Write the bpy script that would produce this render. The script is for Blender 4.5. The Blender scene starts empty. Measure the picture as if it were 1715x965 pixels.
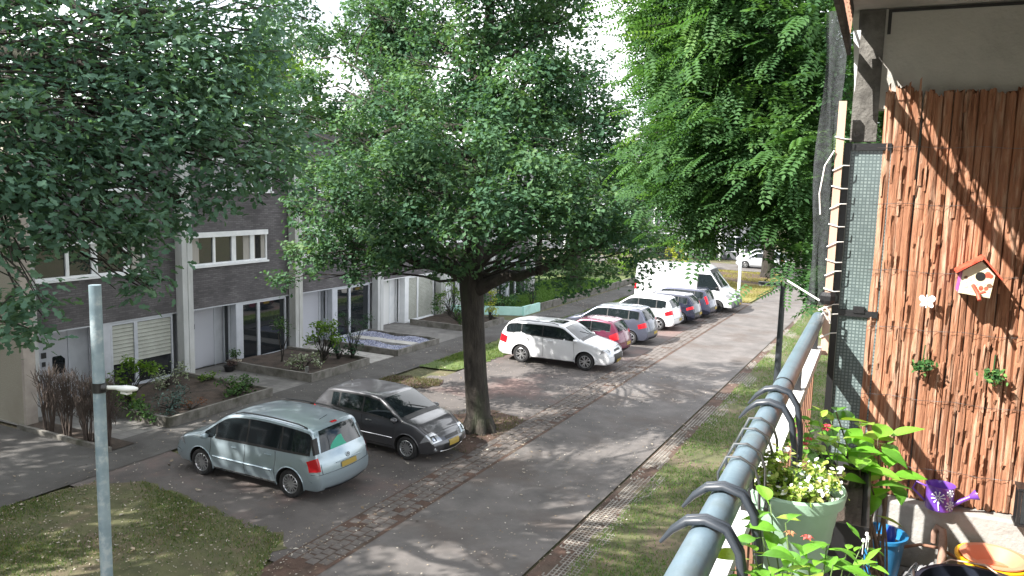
import bpy, bmesh, math, random
import numpy as np
from mathutils import Vector, Matrix
R = math.radians
rng = np.random.default_rng(7)
random.seed(7)
S = bpy.context.scene
COL = S.collection

# ---------------------------------------------------------------- camera, sky, sun, exposure
cam = bpy.data.objects.new('camera', bpy.data.cameras.new('camera')); COL.objects.link(cam)
CH = 6.9
pitch, roll, yaw = R(7.3), R(-1.45), R(-26.9)
fw = Vector((math.sin(yaw)*math.cos(pitch), math.cos(yaw)*math.cos(pitch), -math.sin(pitch)))
r0 = Vector((math.cos(yaw), -math.sin(yaw), 0)); d0 = fw.cross(r0)
rt = r0*math.cos(roll) + d0*math.sin(roll); dn = d0*math.cos(roll) - r0*math.sin(roll)
m = Matrix((rt, -dn, -fw)).transposed().to_4x4(); m.translation = (0, 0, CH)
cam.matrix_world = m
cam.data.sensor_width = 36; cam.data.lens = 36*1340/1715
cam.data.clip_start = .05; cam.data.clip_end = 2000
S.camera = cam

SUN = Vector((.95, 1.17, -1.29)).normalized()          # direction the light travels
w = bpy.data.worlds.new('World'); S.world = w; w.use_nodes = True
nt = w.node_tree; nt.nodes.clear()
out = nt.nodes.new('ShaderNodeOutputWorld'); bg = nt.nodes.new('ShaderNodeBackground')
sky = nt.nodes.new('ShaderNodeTexSky'); sky.sky_type = 'NISHITA'; sky.sun_disc = False
sky.sun_elevation = math.asin(-SUN.z); sky.sun_rotation = math.atan2(-SUN.x, -SUN.y) % (2*math.pi)
sky.air_density = 1.0; sky.dust_density = 2.0
tc = nt.nodes.new('ShaderNodeTexCoord'); nz = nt.nodes.new('ShaderNodeTexNoise')
nz.inputs['Scale'].default_value = 2.2; nz.inputs['Detail'].default_value = 7
rp = nt.nodes.new('ShaderNodeValToRGB'); rp.color_ramp.elements[0].position = .36; rp.color_ramp.elements[1].position = .52
mx = nt.nodes.new('ShaderNodeMixRGB'); mx.inputs[2].default_value = (12.5, 12.8, 13.3, 1)   # white cloud
nt.links.new(tc.outputs['Generated'], nz.inputs['Vector']); nt.links.new(nz.outputs['Fac'], rp.inputs['Fac'])
nt.links.new(rp.outputs['Color'], mx.inputs[0]); nt.links.new(sky.outputs['Color'], mx.inputs[1])
nt.links.new(mx.outputs['Color'], bg.inputs['Color']); nt.links.new(bg.outputs['Background'], out.inputs['Surface'])
bg.inputs['Strength'].default_value = .075
sl = bpy.data.lights.new('sun', 'SUN'); sl.energy = 5.0; sl.angle = R(.5); sl.color = (1, .955, .89)
so = bpy.data.objects.new('sun', sl); COL.objects.link(so)
so.rotation_euler = SUN.to_track_quat('-Z', 'Y').to_euler(); so.location = (-30, -30, 45)
S.view_settings.view_transform = 'Standard'; S.view_settings.look = 'None'
S.view_settings.exposure = 1.6; S.view_settings.gamma = 1; S.view_settings.use_curve_mapping = False
S.cycles.max_bounces = 8; S.cycles.transparent_max_bounces = 12

# ---------------------------------------------------------------- materials
MATS = {}
def mat(name, c1, c2=None, scale=4., rough=.75, bump=0., bscale=60., metal=0., coat=0., spec=.5, stretch=None,
        lo=.35, hi=.65, c3=None, s3=1.3, tone=None, trans=0., alpha=1., detail=5, dist=.02):
    if name in MATS: return MATS[name]
    M = bpy.data.materials.new(name); M.use_nodes = True; MATS[name] = M
    n = M.node_tree; N = n.nodes; L = n.links; b = N['Principled BSDF']
    b.inputs['Roughness'].default_value = rough; b.inputs['Metallic'].default_value = metal
    b.inputs['Coat Weight'].default_value = coat; b.inputs['Coat Roughness'].default_value = .04
    b.inputs['Specular IOR Level'].default_value = spec
    t = N.new('ShaderNodeTexCoord'); vec = t.outputs['Object']
    if stretch:
        mp = N.new('ShaderNodeMapping'); mp.inputs['Scale'].default_value = stretch; L.new(vec, mp.inputs['Vector']); vec = mp.outputs['Vector']
    def noise(sc, det=detail):
        q = N.new('ShaderNodeTexNoise'); q.inputs['Scale'].default_value = sc; q.inputs['Detail'].default_value = det; q.inputs['Roughness'].default_value = .6
        L.new(vec, q.inputs['Vector']); return q.outputs['Fac']
    col = None
    if c2:
        rr = N.new('ShaderNodeValToRGB'); e = rr.color_ramp.elements
        e[0].position = lo; e[1].position = hi; e[0].color = (*c1, 1); e[1].color = (*c2, 1)
        L.new(noise(scale), rr.inputs['Fac']); col = rr.outputs['Color']
        if c3:
            r3 = N.new('ShaderNodeValToRGB'); r3.color_ramp.elements[0].position = .5; r3.color_ramp.elements[1].position = .66
            L.new(noise(s3, 8), r3.inputs['Fac']); m3 = N.new('ShaderNodeMixRGB'); m3.inputs[2].default_value = (*c3, 1)
            L.new(r3.outputs['Color'], m3.inputs[0]); L.new(col, m3.inputs[1]); col = m3.outputs['Color']
    else:
        b.inputs['Base Color'].default_value = (*c1, 1)
    if tone:                                            # every leaf / stone carries its own tint
        a = N.new('ShaderNodeAttribute'); a.attribute_name = 'tone'
        r2 = N.new('ShaderNodeValToRGB'); e = r2.color_ramp.elements
        e[0].color = (*tone[0], 1); e[1].color = (*tone[-1], 1)
        for i, c in enumerate(tone[1:-1]):
            el = e.new((i+1)/(len(tone)-1)); el.color = (*c, 1)
        L.new(a.outputs['Fac'], r2.inputs['Fac']); col = r2.outputs['Color']
    if col is not None: L.new(col, b.inputs['Base Color'])
    if bump:
        bp = N.new('ShaderNodeBump'); bp.inputs['Strength'].default_value = bump; bp.inputs['Distance'].default_value = dist
        L.new(noise(bscale, 8), bp.inputs['Height']); L.new(bp.outputs['Normal'], b.inputs['Normal'])
    if trans:
        tb = N.new('ShaderNodeBsdfTranslucent'); ms = N.new('ShaderNodeMixShader'); ms.inputs[0].default_value = trans
        if col is not None:
            g = N.new('ShaderNodeMixRGB'); g.blend_type = 'MULTIPLY'; g.inputs[0].default_value = 1; g.inputs[2].default_value = (1.5, 1.6, .7, 1)
            L.new(col, g.inputs[1]); L.new(g.outputs['Color'], tb.inputs['Color'])
        else: tb.inputs['Color'].default_value = (*[min(1, k*f) for k, f in zip(c1, (1.5, 1.6, .7))], 1)
        o = N['Material Output']; L.new(b.outputs[0], ms.inputs[1]); L.new(tb.outputs[0], ms.inputs[2]); L.new(ms.outputs[0], o.inputs['Surface'])
    if alpha < 1:
        tp = N.new('ShaderNodeBsdfTransparent'); ms = N.new('ShaderNodeMixShader'); ms.inputs[0].default_value = alpha
        o = N['Material Output']; L.new(tp.outputs[0], ms.inputs[1]); L.new(b.outputs[0], ms.inputs[2]); L.new(ms.outputs[0], o.inputs['Surface'])
    return M

def brick_mat(name, axes, c1, c2, mortar, bw=.22, bh=.07, ms=.009, rough=.85, offset=.5, bump=.6, c3=None):
    M = bpy.data.materials.new(name); M.use_nodes = True; MATS[name] = M
    N = M.node_tree.nodes; L = M.node_tree.links; b = N['Principled BSDF']; b.inputs['Roughness'].default_value = rough
    t = N.new('ShaderNodeTexCoord'); sp = N.new('ShaderNodeSeparateXYZ'); cb = N.new('ShaderNodeCombineXYZ')
    L.new(t.outputs['Object'], sp.inputs[0]); L.new(sp.outputs[axes[0]], cb.inputs[0]); L.new(sp.outputs[axes[1]], cb.inputs[1])
    k = N.new('ShaderNodeTexBrick'); k.inputs['Scale'].default_value = 1; k.inputs['Brick Width'].default_value = bw
    k.inputs['Row Height'].default_value = bh; k.inputs['Mortar Size'].default_value = ms; k.offset = offset
    k.inputs['Color1'].default_value = (*c1, 1); k.inputs['Color2'].default_value = (*c2, 1); k.inputs['Mortar'].default_value = (*mortar, 1)
    k.inputs['Bias'].default_value = 0
    L.new(cb.outputs[0], k.inputs['Vector'])
    nz = N.new('ShaderNodeTexNoise'); nz.inputs['Scale'].default_value = .9; nz.inputs['Detail'].default_value = 9; L.new(t.outputs['Object'], nz.inputs['Vector'])
    rr = N.new('ShaderNodeMapRange'); rr.inputs[1].default_value = .3; rr.inputs[2].default_value = .7; rr.inputs[3].default_value = .65; rr.inputs[4].default_value = 1.3
    L.new(nz.outputs['Fac'], rr.inputs[0])
    mm = N.new('ShaderNodeMixRGB'); mm.blend_type = 'MULTIPLY'; mm.inputs[0].default_value = 1
    L.new(k.outputs['Color'], mm.inputs[1]); L.new(rr.outputs[0], mm.inputs[2]); col = mm.outputs[0]
    L.new(col, b.inputs['Base Color'])
    bp = N.new('ShaderNodeBump'); bp.inputs['Strength'].default_value = bump; bp.inputs['Distance'].default_value = .01; bp.invert = True
    L.new(k.outputs['Fac'], bp.inputs['Height']); L.new(bp.outputs[0], b.inputs['Normal'])
    return M

# ---------------------------------------------------------------- geometry helpers
class MB:
    def __init__(s): s.v = []; s.f = []; s.m = []; s.xf = None
    def add(s, vs, fs, mi=0):
        o = len(s.v)
        s.v += [tuple(p) for p in vs]; s.f += [tuple(i+o for i in f) for f in fs]; s.m += [mi]*len(fs); return s
    def box(s, x0, x1, y0, y1, z0, z1, mi=0, rz=0, piv=None):
        p = [(x, y, z) for z in (z0, z1) for x, y in ((x0, y0), (x1, y0), (x1, y1), (x0, y1))]
        if rz:
            cx, cy = piv or ((x0+x1)/2, (y0+y1)/2); c, q = math.cos(rz), math.sin(rz)
            p = [(cx+(x-cx)*c-(y-cy)*q, cy+(x-cx)*q+(y-cy)*c, z) for x, y, z in p]
        return s.add(p, [(0, 3, 2, 1), (4, 5, 6, 7), (0, 1, 5, 4), (1, 2, 6, 5), (2, 3, 7, 6), (3, 0, 4, 7)], mi)
    def prism(s, poly, z0, z1, mi=0):
        n = len(poly)
        zz = lambda z, p: z(p) if callable(z) else z
        s.add([(p[0], p[1], z0) for p in poly]+[(p[0], p[1], z1) for p in poly],
              [tuple(range(n-1, -1, -1)), tuple(range(n, 2*n))]+[(i, (i+1) % n, n+(i+1) % n, n+i) for i in range(n)], mi); return s
    def tube(s, pts, rad, n=8, mi=0, cap=True, jit=0.):
        P = [Vector(p) for p in pts]; k = len(P)
        rad = rad if hasattr(rad, '__len__') else [rad]*k
        up = Vector((0, 0, 1)); vs = []; u = None
        for i in range(k):
            t = (P[min(i+1, k-1)]-P[max(i-1, 0)])
            t = t.normalized() if t.length > 1e-9 else Vector((0, 0, 1))
            if u is None: u = t.cross(up if abs(t.z) < .95 else Vector((1, 0, 0))).normalized()
            else:
                u = (u-t*u.dot(t)); u = u.normalized() if u.length > 1e-6 else t.orthogonal().normalized()
            b = t.cross(u)
            for j in range(n):
                a = 2*math.pi*j/n; r = rad[i]*(1+jit*random.uniform(-1, 1))
                vs.append(P[i]+u*(r*math.cos(a))+b*(r*math.sin(a)))
        fs = [(i*n+j, i*n+(j+1) % n, (i+1)*n+(j+1) % n, (i+1)*n+j) for i in range(k-1) for j in range(n)]
        if cap: fs += [tuple(range(n-1, -1, -1)), tuple(range((k-1)*n, k*n))]
        return s.add(vs, fs, mi)
    def lathe(s, prof, c=(0, 0, 0), n=24, mi=0, axis='z', close=False):
        vs = []
        for r, h in prof:
            for j in range(n):
                a = 2*math.pi*j/n; p = (r*math.cos(a), r*math.sin(a), h)
                if axis == 'y': p = (p[0], p[2], p[1])
                vs.append((c[0]+p[0], c[1]+p[1], c[2]+p[2]))
        k = len(prof)
        rngk = range(k if close else k-1)
        fs = [(i*n+j, i*n+(j+1) % n, ((i+1) % k)*n+(j+1) % n, ((i+1) % k)*n+j) for i in rngk for j in range(n)]
        return s.add(vs, fs, mi)
    def bar(s, a, b, wd, th, mi=0, up=(0, 0, 1)):
        a, b = Vector(a), Vector(b); t = (b-a).normalized(); u = t.cross(Vector(up))
        if u.length < 1e-4: u = t.cross(Vector((1, 0, 0)))
        u = u.normalized(); q = t.cross(u)
        vs = [e+u*(sx*wd/2)+q*(sy*th/2) for e in (a, b) for sx, sy in ((-1, -1), (1, -1), (1, 1), (-1, 1))]
        return s.add(vs, [(3, 2, 1, 0), (4, 5, 6, 7), (0, 1, 5, 4), (1, 2, 6, 5), (2, 3, 7, 6), (3, 0, 4, 7)], mi)
    def mesh(s, name, mats, smooth=None, off=(0, 0, 0)):
        me = bpy.data.meshes.new(name)
        V = np.array(s.v, dtype=float).reshape(-1, 3)
        if s.xf is not None: V = V @ np.array(s.xf.to_3x3()).T + np.array(s.xf.translation)
        me.from_pydata((V-np.array(off)).tolist(), [], s.f)
        for q in (mats if isinstance(mats, (list, tuple)) else [mats]): me.materials.append(q)
        if any(s.m): me.polygons.foreach_set('material_index', s.m)
        bm = bmesh.new(); bm.from_mesh(me); bmesh.ops.recalc_face_normals(bm, faces=bm.faces); bm.to_mesh(me); bm.free()
        if smooth is not None:
            me.polygons.foreach_set('use_smooth', [True]*len(me.polygons))
            if smooth < 180: me.set_sharp_from_angle(angle=R(smooth))
        me.update(); return me
    def build(s, name, mats, parent=None, smooth=None, **k):
        off = parent_off(parent)
        return link(bpy.data.objects.new(name, s.mesh(name, mats, smooth, off)), parent, **k)
def parent_off(p):
    v = Vector((0, 0, 0))
    while p is not None:
        v += p.location; p = p.parent
    return v if not getattr(parent_off, 'local', False) else Vector((0, 0, 0))
def tag(o, label=None, cat=None, group=None, kind=None):
    if label: o['label'] = label
    if cat: o['category'] = cat
    if group: o['group'] = group
    if kind: o['kind'] = kind
    return o
def link(o, parent=None, **k):
    COL.objects.link(o)
    if parent is not None: o.parent = parent
    return tag(o, **k)
def thing(name, label, cat, loc=(0, 0, 0), group=None, rz=0):
    o = bpy.data.objects.new(name, None); o.location = loc; o.rotation_euler.z = rz; o.empty_display_size = .2
    return link(o, None, label=label, cat=cat, group=group)
def copy_tree(o, parent=None, loc=None):
    c = o.copy(); COL.objects.link(c)
    if parent is not None: c.parent = parent
    if loc is not None: c.location = loc
    for ch in list(o.children): copy_tree(ch, c)
    return c
def rough(pts, amp=.06, step=.22):
    o = []
    for (x0, y0), (x1, y1) in zip(pts, pts[1:]+pts[:1]):
        n = max(1, min(140, int(math.hypot(x1-x0, y1-y0)/step)))
        for i in range(n): o.append((x0+(x1-x0)*i/n+random.gauss(0, amp)*(i > 0), y0+(y1-y0)*i/n+random.gauss(0, amp)*(i > 0)))
    return o
def poly_sheet(name, pts, z, m_, kind='structure', parent=None, cuts=0):
    b = MB(); b.add([(x, y, z) for x, y in pts], [tuple(range(len(pts)))]); return b.build(name, m_, parent, kind=kind)

def raw_mesh(name, V, faces_tpl, n, K, mats, tone=None, off=(0, 0, 0)):
    """n copies of a K-vertex template already placed in V (n*K,3)."""
    me = bpy.data.meshes.new(name)
    lens = np.array([len(f) for f in faces_tpl]); flat = np.concatenate([np.array(f) for f in faces_tpl])
    loops = (flat[None, :]+(np.arange(n)*K)[:, None]).ravel()
    lt = np.tile(lens, n); ls = np.concatenate([[0], np.cumsum(lt)[:-1]])
    me.vertices.add(n*K); me.vertices.foreach_set('co', (V-np.array(off)).astype(np.float32).ravel())
    me.loops.add(len(loops)); me.loops.foreach_set('vertex_index', loops.astype(np.int32))
    me.polygons.add(len(lt)); me.polygons.foreach_set('loop_start', ls.astype(np.int32))
    me.update(calc_edges=True)
    if tone is not None:
        a = me.attributes.new('tone', 'FLOAT', 'POINT'); a.data.foreach_set('value', np.repeat(tone, K).astype(np.float32))
    for q in (mats if isinstance(mats, (list, tuple)) else [mats]): me.materials.append(q)
    return me

def frames(nrm):
    nrm = nrm/np.linalg.norm(nrm, axis=1, keepdims=True)
    a = rng.normal(size=nrm.shape); t = np.cross(nrm, a); t /= np.linalg.norm(t, axis=1, keepdims=True)+1e-9
    return t, np.cross(nrm, t), nrm
# leaf outlines: (along, across, lift) with the faces of both halves
OAK = (np.array([(0, 0, 0), (.22, .16, .03), (.36, .10, .03), (.55, .30, .05), (.72, .16, .02), (.86, .2, .0), (1, 0, -.06),
                 (.86, -.2, 0), (.72, -.16, .02), (.55, -.30, .05), (.36, -.10, .03), (.22, -.16, .03)]),
       [(0, 1, 2, 3, 4, 5, 6), (0, 6, 7, 8, 9, 10, 11)])
OVAL = (np.array([(0, 0, 0), (.3, .24, .05), (.68, .2, .03), (1, 0, -.08), (.68, -.2, .03), (.3, -.24, .05)]), [(0, 1, 2, 3), (0, 3, 4, 5)])
DIAM = (np.array([(0, 0, 0), (.5, .3, .06), (1, 0, -.05), (.5, -.3, .06)]), [(0, 1, 2, 3)])
def pinnate():
    vs = []; fs = []
    def leaflet(x, side):
        o = len(vs); d = .21*(1-.3*abs(x-.5)); z = -.10*x*x
        if side == 0: q = [(x, -.028, z), (x+.07, -.05, z), (x+.16, 0, z-.04), (x+.07, .05, z)]
        else: q = [(x, 0, z), (x+.05, side*d*.45, z+.012), (x+.06, side*d, z-.03), (x-.035, side*d*.6, z+.012)]
        vs.extend(q); fs.append((o, o+1, o+2, o+3))
    for i in range(7):
        x = .12+.115*i; leaflet(x, 1); leaflet(x, -1)
    leaflet(.86, 0)
    return np.array(vs), fs
PINN = pinnate()
def leaf_mesh(name, P, Nn, size, tpl, m_, tone, dirs=None, off=(0, 0, 0)):
    T, F = tpl; n, K = len(P), len(T)
    t, b, u = frames(Nn)
    if dirs is not None:
        d = dirs-u*np.sum(dirs*u, axis=1, keepdims=True); ok = np.linalg.norm(d, axis=1, keepdims=True)
        t = d/(ok+1e-6); b = np.cross(u, t)
    s = np.asarray(size).reshape(-1, 1, 1)*np.ones((n, 1, 1))
    V = P[:, None, :]+s*(T[None, :, 0:1]*t[:, None, :]+T[None, :, 1:2]*b[:, None, :]+T[None, :, 2:3]*u[:, None, :])
    return raw_mesh(name, V.reshape(-1, 3), F, n, K, m_, tone, off)

def sphere_pts(n):
    q = rng.normal(size=(n, 3)); return q/np.linalg.norm(q, axis=1, keepdims=True)
def crown_points(clumps, per_m2, cluster=8, spread=.17, sub=7, droop=.0):
    """twig tips on the lumpy skin of each clump (x,y,z,r[,flat]), a rosette of leaves round each tip"""
    P = []; N = []; U = []
    for c in clumps:
        x, y, z, r = c[:4]; fl = c[4] if len(c) > 4 else .75
        cen = np.array((x, y, z)); k = max(3, int(sub*(.6+.4*r)))
        d = sphere_pts(k); sc = cen+d*np.array((1, 1, fl))*r*rng.uniform(.45, .75, (k, 1)); sr = r*rng.uniform(.26, .46, k)
        for q, rr in zip(sc, sr):
            nt_ = max(4, int(per_m2*4*math.pi*rr*rr/cluster)); e = sphere_pts(nt_)
            e[:, 2] = np.where(rng.random(nt_) < .35, np.abs(e[:, 2]), e[:, 2])
            tip = q+e*np.array((1, 1, fl+.1))*rr*rng.uniform(.72, 1.12, (nt_, 1))
            out_ = e*.55+np.array((0, 0, .75))
            U.append(np.repeat(np.clip(rng.random(nt_)*.85+.25*(e[:, 2]*.5), 0, 1), cluster))  # upward tips get a lighter tint: lit clump tops put into the leaf colour
            P.append(np.repeat(tip, cluster, 0)+rng.normal(size=(nt_*cluster, 3))*spread*np.array((1, 1, .6)))
            N.append(np.repeat(out_, cluster, 0)+rng.normal(size=(nt_*cluster, 3))*.45)
    crown_points.tip = np.concatenate(U)
    return np.concatenate(P), np.concatenate(N)
def limb_path(a, b, sag=.0, n=7, wob=.12):
    a, b = Vector(a), Vector(b); L_ = (b-a).length; o = []
    for i in range(n):
        t = i/(n-1); p = a.lerp(b, t); p.z += sag*math.sin(math.pi*t)*L_
        if 0 < i < n-1: p += Vector([random.uniform(-1, 1)*wob*L_*.3 for _ in range(3)])
        o.append(p)
    return o

# ---------------------------------------------------------------- materials used
asphalt = mat('asphalt', (.077, .071, .068), (.140, .127, .121), 1.1, .9, .5, 90, c3=(.085, .070, .062), s3=.5, lo=.3, hi=.7)
asph_park = mat('parking_asphalt', (.062, .055, .052), (.122, .108, .102), .8, .92, .6, 70, c3=(.15, .10, .09), s3=.35, lo=.3, hi=.7)
asph_old = mat('path_asphalt', (.055, .052, .049), (.10, .095, .09), 1.3, .92, .5, 80, c3=(.045, .04, .036), s3=.4, lo=.3, hi=.72)
slabs = brick_mat('pavement_slabs', (0, 1), (.13, .125, .12), (.165, .16, .15), (.075, .07, .062), .3, .3, .006, .9, .5, .4)
soil = mat('soil', (.03, .022, .017), (.075, .055, .042), 3, .95, .8, 40)
reddirt = mat('leaf_mould', (.045, .026, .018), (.10, .058, .042), 2.2, .95, .9, 50, c3=(.07, .055, .04), s3=.9)
turf = mat('turf', (.06, .064, .026), (.105, .104, .045), 1.6, .95, .8, 60, c3=(.12, .09, .06), s3=.9)
turf_lush = mat('lush_turf', (.05, .085, .018), (.09, .13, .03), 1.2, .95, .8, 60, c3=(.13, .14, .05), s3=.4)
turf_dry = mat('dry_turf', (.13, .13, .03), (.21, .17, .055), .9, .95, .8, 60, c3=(.16, .10, .05), s3=.4)
concrete = mat('concrete', (.17, .165, .155), (.27, .26, .245), 3.5, .88, .4, 70, c3=(.13, .125, .11), s3=1.1)
kerb_m = mat('kerb_concrete', (.12, .112, .10), (.20, .19, .17), 4, .9, .4, 60, c3=(.07, .068, .05), s3=1.7)
sett_m = mat('paving_block_stone', (.085, .072, .066), (.15, .135, .125), 3.1, .9, .6, 55, c3=(.07, .05, .04), s3=1.5)
white_paint = mat('white_paint', (.66, .68, .70), (.76, .77, .78), 3, .45, .08, 40)
grey_paint = mat('grey_frame_paint', (.40, .42, .46), (.47, .49, .53), 2.5, .5, .05, 40)
pillar_m = mat('pillar_concrete', (.38, .39, .39), (.50, .51, .51), 2.4, .7, .2, 60, c3=(.34, .34, .31), s3=.9, stretch=(1, 1, .35))
glass = mat('window_glass', (.012, .015, .018), rough=.02, spec=.8, coat=.25)
carglass = mat('car_glass', (.010, .014, .016), rough=.03, spec=.5, coat=.15)
black = mat('black_plastic', (.012, .012, .013), rough=.45)
dark = mat('dark_void', (.006, .006, .006), rough=.9)
rubber = mat('tyre_rubber', (.014, .014, .015), rough=.8, bump=.2, bscale=90)
bark = mat('tree_bark', (.016, .0135, .011), (.046, .039, .032), 7, .95, 1.0, 26, stretch=(1, 1, .22), c3=(.03, .035, .02), s3=2.2, dist=.05)

# ---------------------------------------------------------------- the ground
poly_sheet('ground', [(-400, -200), (300, -200), (300, 500), (-400, 500)], -.05, turf)
ROAD_L = [(-9.0, -25), (-9.0, 8), (-9.0, 45), (-8.9, 58), (-9.3, 66), (-10.6, 76), (-13.5, 90)]
ROAD_R = [(-5.85, -25), (-5.85, 8), (-5.75, 45), (-5.8, 58), (-6.2, 66), (-7.4, 76), (-10, 92)]
b = MB(); n_ = len(ROAD_L)
b.add([(x, y, 0) for x, y in ROAD_L]+[(x, y, 0) for x, y in ROAD_R], [(i, n_+i, n_+i+1, i+1) for i in range(n_-1)])
b.build('road', asphalt, kind='structure')
poly_sheet('cross_street', [(-70, 71.2), (-9.6, 71.2), (-10.4, 77.5), (-70, 77.5)], -.006, asphalt)
poly_sheet('parking_bay', [(-15.4, 10.9), (-9.0, 10.9), (-9.0, 50.6), (-14.8, 50.6), (-14.9, 24.2), (-15.4, 24.0)], -.004, asph_park)
poly_sheet('pavement', [(-18.3, -25), (-16.5, -25), (-16.5, 25), (-16.45, 52), (-17.2, 68), (-19.0, 68), (-18.3, 52)], .012, asph_old)
poly_sheet('forecourt', [(-22.9, 12.9), (-18.3, 12.9), (-18.3, 36.2), (-22.9, 36.2)], .008, slabs)
poly_sheet('side_path', [(-45, -8), (-18.3, -8), (-18.3, 12.72), (-45, 12.72)], .004, asph_old)
poly_sheet('crossing_path', [(-16.6, 10.9), (-9.95, 10.4), (-9.95, 12.6), (-16.5, 13.6)], .0, asph_park)

gb = MB(); gb.add([(-9.98, 8.5, .006), (-8.97, 8.5, .006), (-8.97, 50, .006), (-9.98, 50, .006)], [(0, 1, 2, 3)])
gutter = gb.build('gutter_strip', reddirt, kind='structure')
protos = []
for k in range(6):
    q = MB(); h = .0; e = .1
    a = [(-e, -e), (e, -e), (e, e), (-e, e)]; a = [(x+random.uniform(-.008, .008), y+random.uniform(-.008, .008)) for x, y in a]
    ins = [(x*.86, y*.86) for x, y in a]
    z1 = [.022+random.uniform(-.005, .004) for _ in range(4)]
    q.add([(x, y, -.03) for x, y in a]+[(x, y, .012) for x, y in a]+[(x, y, z) for (x, y), z in zip(ins, z1)],
          [(i, (i+1) % 4, 4+(i+1) % 4, 4+i) for i in range(4)]+[(4+i, 4+(i+1) % 4, 8+(i+1) % 4, 8+i) for i in range(4)]+[(8, 9, 10, 11)])
    protos.append(q)
pm = [q.mesh('paving_block', sett_m, 40) for q in protos]
far = MB(); cnt = 0
y = 10.75
while y < 49.5:
    for c in range(4):
        px = -9.83+c*.222+random.uniform(-.008, .008); py = y+(.11 if c % 2 else 0)+random.uniform(-.01, .01)
        if random.random() < .05: continue
        if cnt < 300:
            o = bpy.data.objects.new('paving_block', pm[random.randrange(6)]); o.location = (px, py, random.uniform(-.008, .003)); o.rotation_euler = (random.uniform(-.04, .04), random.uniform(-.04, .04), random.choice((0, 1, 2, 3))*math.pi/2+random.uniform(-.04, .04))
            link(o, gutter); cnt += 1
        else: far.box(px-.1, px+.1, py-.1, py+.1, -.02, .018+random.uniform(-.005, .003))
    y += .225
far.build('paving_blocks_beyond', sett_m, gutter, kind='stuff')

# concrete grass grid along the right edge of the road
grid_m = mat('grass_grid_concrete', (.15, .138, .12), (.26, .24, .215), 3, .9, .4, 60, c3=(.11, .09, .075), s3=1.1)
poly_sheet('grid_bed', [(-5.83, -10), (-4.95, -10), (-4.95, 60), (-5.75, 60), (-5.73, 45)], -.012, reddirt)
from mathutils import noise as mnoise
g = MB()
for i in range(0, 400):
    yy = 8+i*.1
    for j in range(9):
        xx = -5.72+j*.088
        if mnoise.noise(Vector((xx*1.3, yy*.55, 3.1)))+.25*mnoise.noise(Vector((xx*9, yy*9, 1))) < -.06-.0*(j > 6)+.10*(abs(j-4) > 3): continue
        z = .001+.006*mnoise.noise(Vector((xx*2, yy*2, 0)))
        g.box(xx-.012, xx+.012, yy, yy+.1, -.03, z); g.box(xx+.012, xx+.076, yy-.012, yy+.012, -.03, z-.001)
g.build('grass_grid_paving', grid_m, kind='stuff')

LAWN_L = [(-16.45, -12), (-9.1, -12), (-9.1, 8.3), (-9.75, 9.7), (-10.55, 11.25), (-15.3, 11.85), (-16.2, 11.3), (-16.5, 9.4)]
poly_sheet('front_lawn', rough(LAWN_L, .09), .012, turf)
STRIP = [(-4.97, -10), (-1.2, -10), (-1.2, 60), (-5.7, 60)]
poly_sheet('grass_strip', rough(STRIP, .05, .5), -.002, turf)
VERGE = [(-16.5, 24.9), (-15.0, 25.1), (-14.75, 27), (-14.7, 50.7), (-16.4, 50.7), (-16.45, 30)]
poly_sheet('verge', rough(VERGE, .06), .017, turf_lush)
BED = [(-16.6, 20.9), (-15.3, 21.2), (-14.3, 22.8), (-14.6, 23.6), (-16.5, 23.3)]
poly_sheet('verge_bed', rough(BED, .09), .016, reddirt)
TRUNKBED = [(-12.6, 17.6), (-9.95, 17.3), (-9.95, 20.8), (-11.5, 21.2), (-12.4, 20)]
poly_sheet('tree_pit', rough(TRUNKBED, .12), .0095, reddirt)
FARLAWN = [(-16.4, 50.75), (-9.15, 50.75), (-9.0, 58), (-9.4, 66), (-10.1, 70.5), (-17.1, 70.5)]
poly_sheet('far_lawn', FARLAWN, .008, turf_dry)
GARDENLAWN = [(-30, 40), (-18.95, 38.6), (-18.95, 68), (-30, 68)]
poly_sheet('garden_lawn', GARDENLAWN, .05, turf_lush)
poly_sheet('tree_pit', [(-14.5, 62.5), (-10.2, 61.5), (-10.3, 69), (-16, 69.5)], .013, reddirt)

def in_poly(P, poly):
    x, y = P[:, 0], P[:, 1]; ins = np.zeros(len(P), bool); n = len(poly)
    for i in range(n):
        (x0, y0), (x1, y1) = poly[i], poly[(i+1) % n]
        c = ((y0 > y) != (y1 > y)) & (x < (x1-x0)*(y-y0)/((y1-y0) or 1e-9)+x0); ins ^= c
    return ins
def grass(name, poly, n, hmin, hmax, tone, z=.02, ymin=None, ymax=None, patch=.0):
    pl = np.array(poly); lo, hi = pl.min(0), pl.max(0)
    if ymin is not None: lo[1] = ymin
    if ymax is not None: hi[1] = ymax
    P = rng.uniform(lo, hi, (n*2, 2)); P = P[in_poly(P, poly)]
    f = np.sin(P[:, 0]*1.7+np.sin(P[:, 1]*1.1)*2)+np.sin(P[:, 1]*1.3+P[:, 0]*.6)+rng.normal(size=len(P))*.9
    P = P[f > patch][:n]; k = len(P); a = rng.uniform(0, 2*np.pi, k); h = rng.uniform(hmin, hmax, k); wd = h*.16+.003
    d = np.stack([np.cos(a), np.sin(a)], 1); l = rng.normal(size=(k, 2))*h[:, None]*.6
    V = np.zeros((k, 3, 3)); V[:, 0, :2] = P-d*wd[:, None]; V[:, 1, :2] = P+d*wd[:, None]; V[:, 2, :2] = P+l
    V[:, :2, 2] = z-.01; V[:, 2, 2] = z+h
    me = raw_mesh(name, V.reshape(-1, 3), [(0, 1, 2)], k, 3, mat(name+'_blades', tone[0], rough=.7, tone=tone, trans=.3), rng.random(k))
    return link(bpy.data.objects.new(name, me), kind='stuff')
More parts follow.
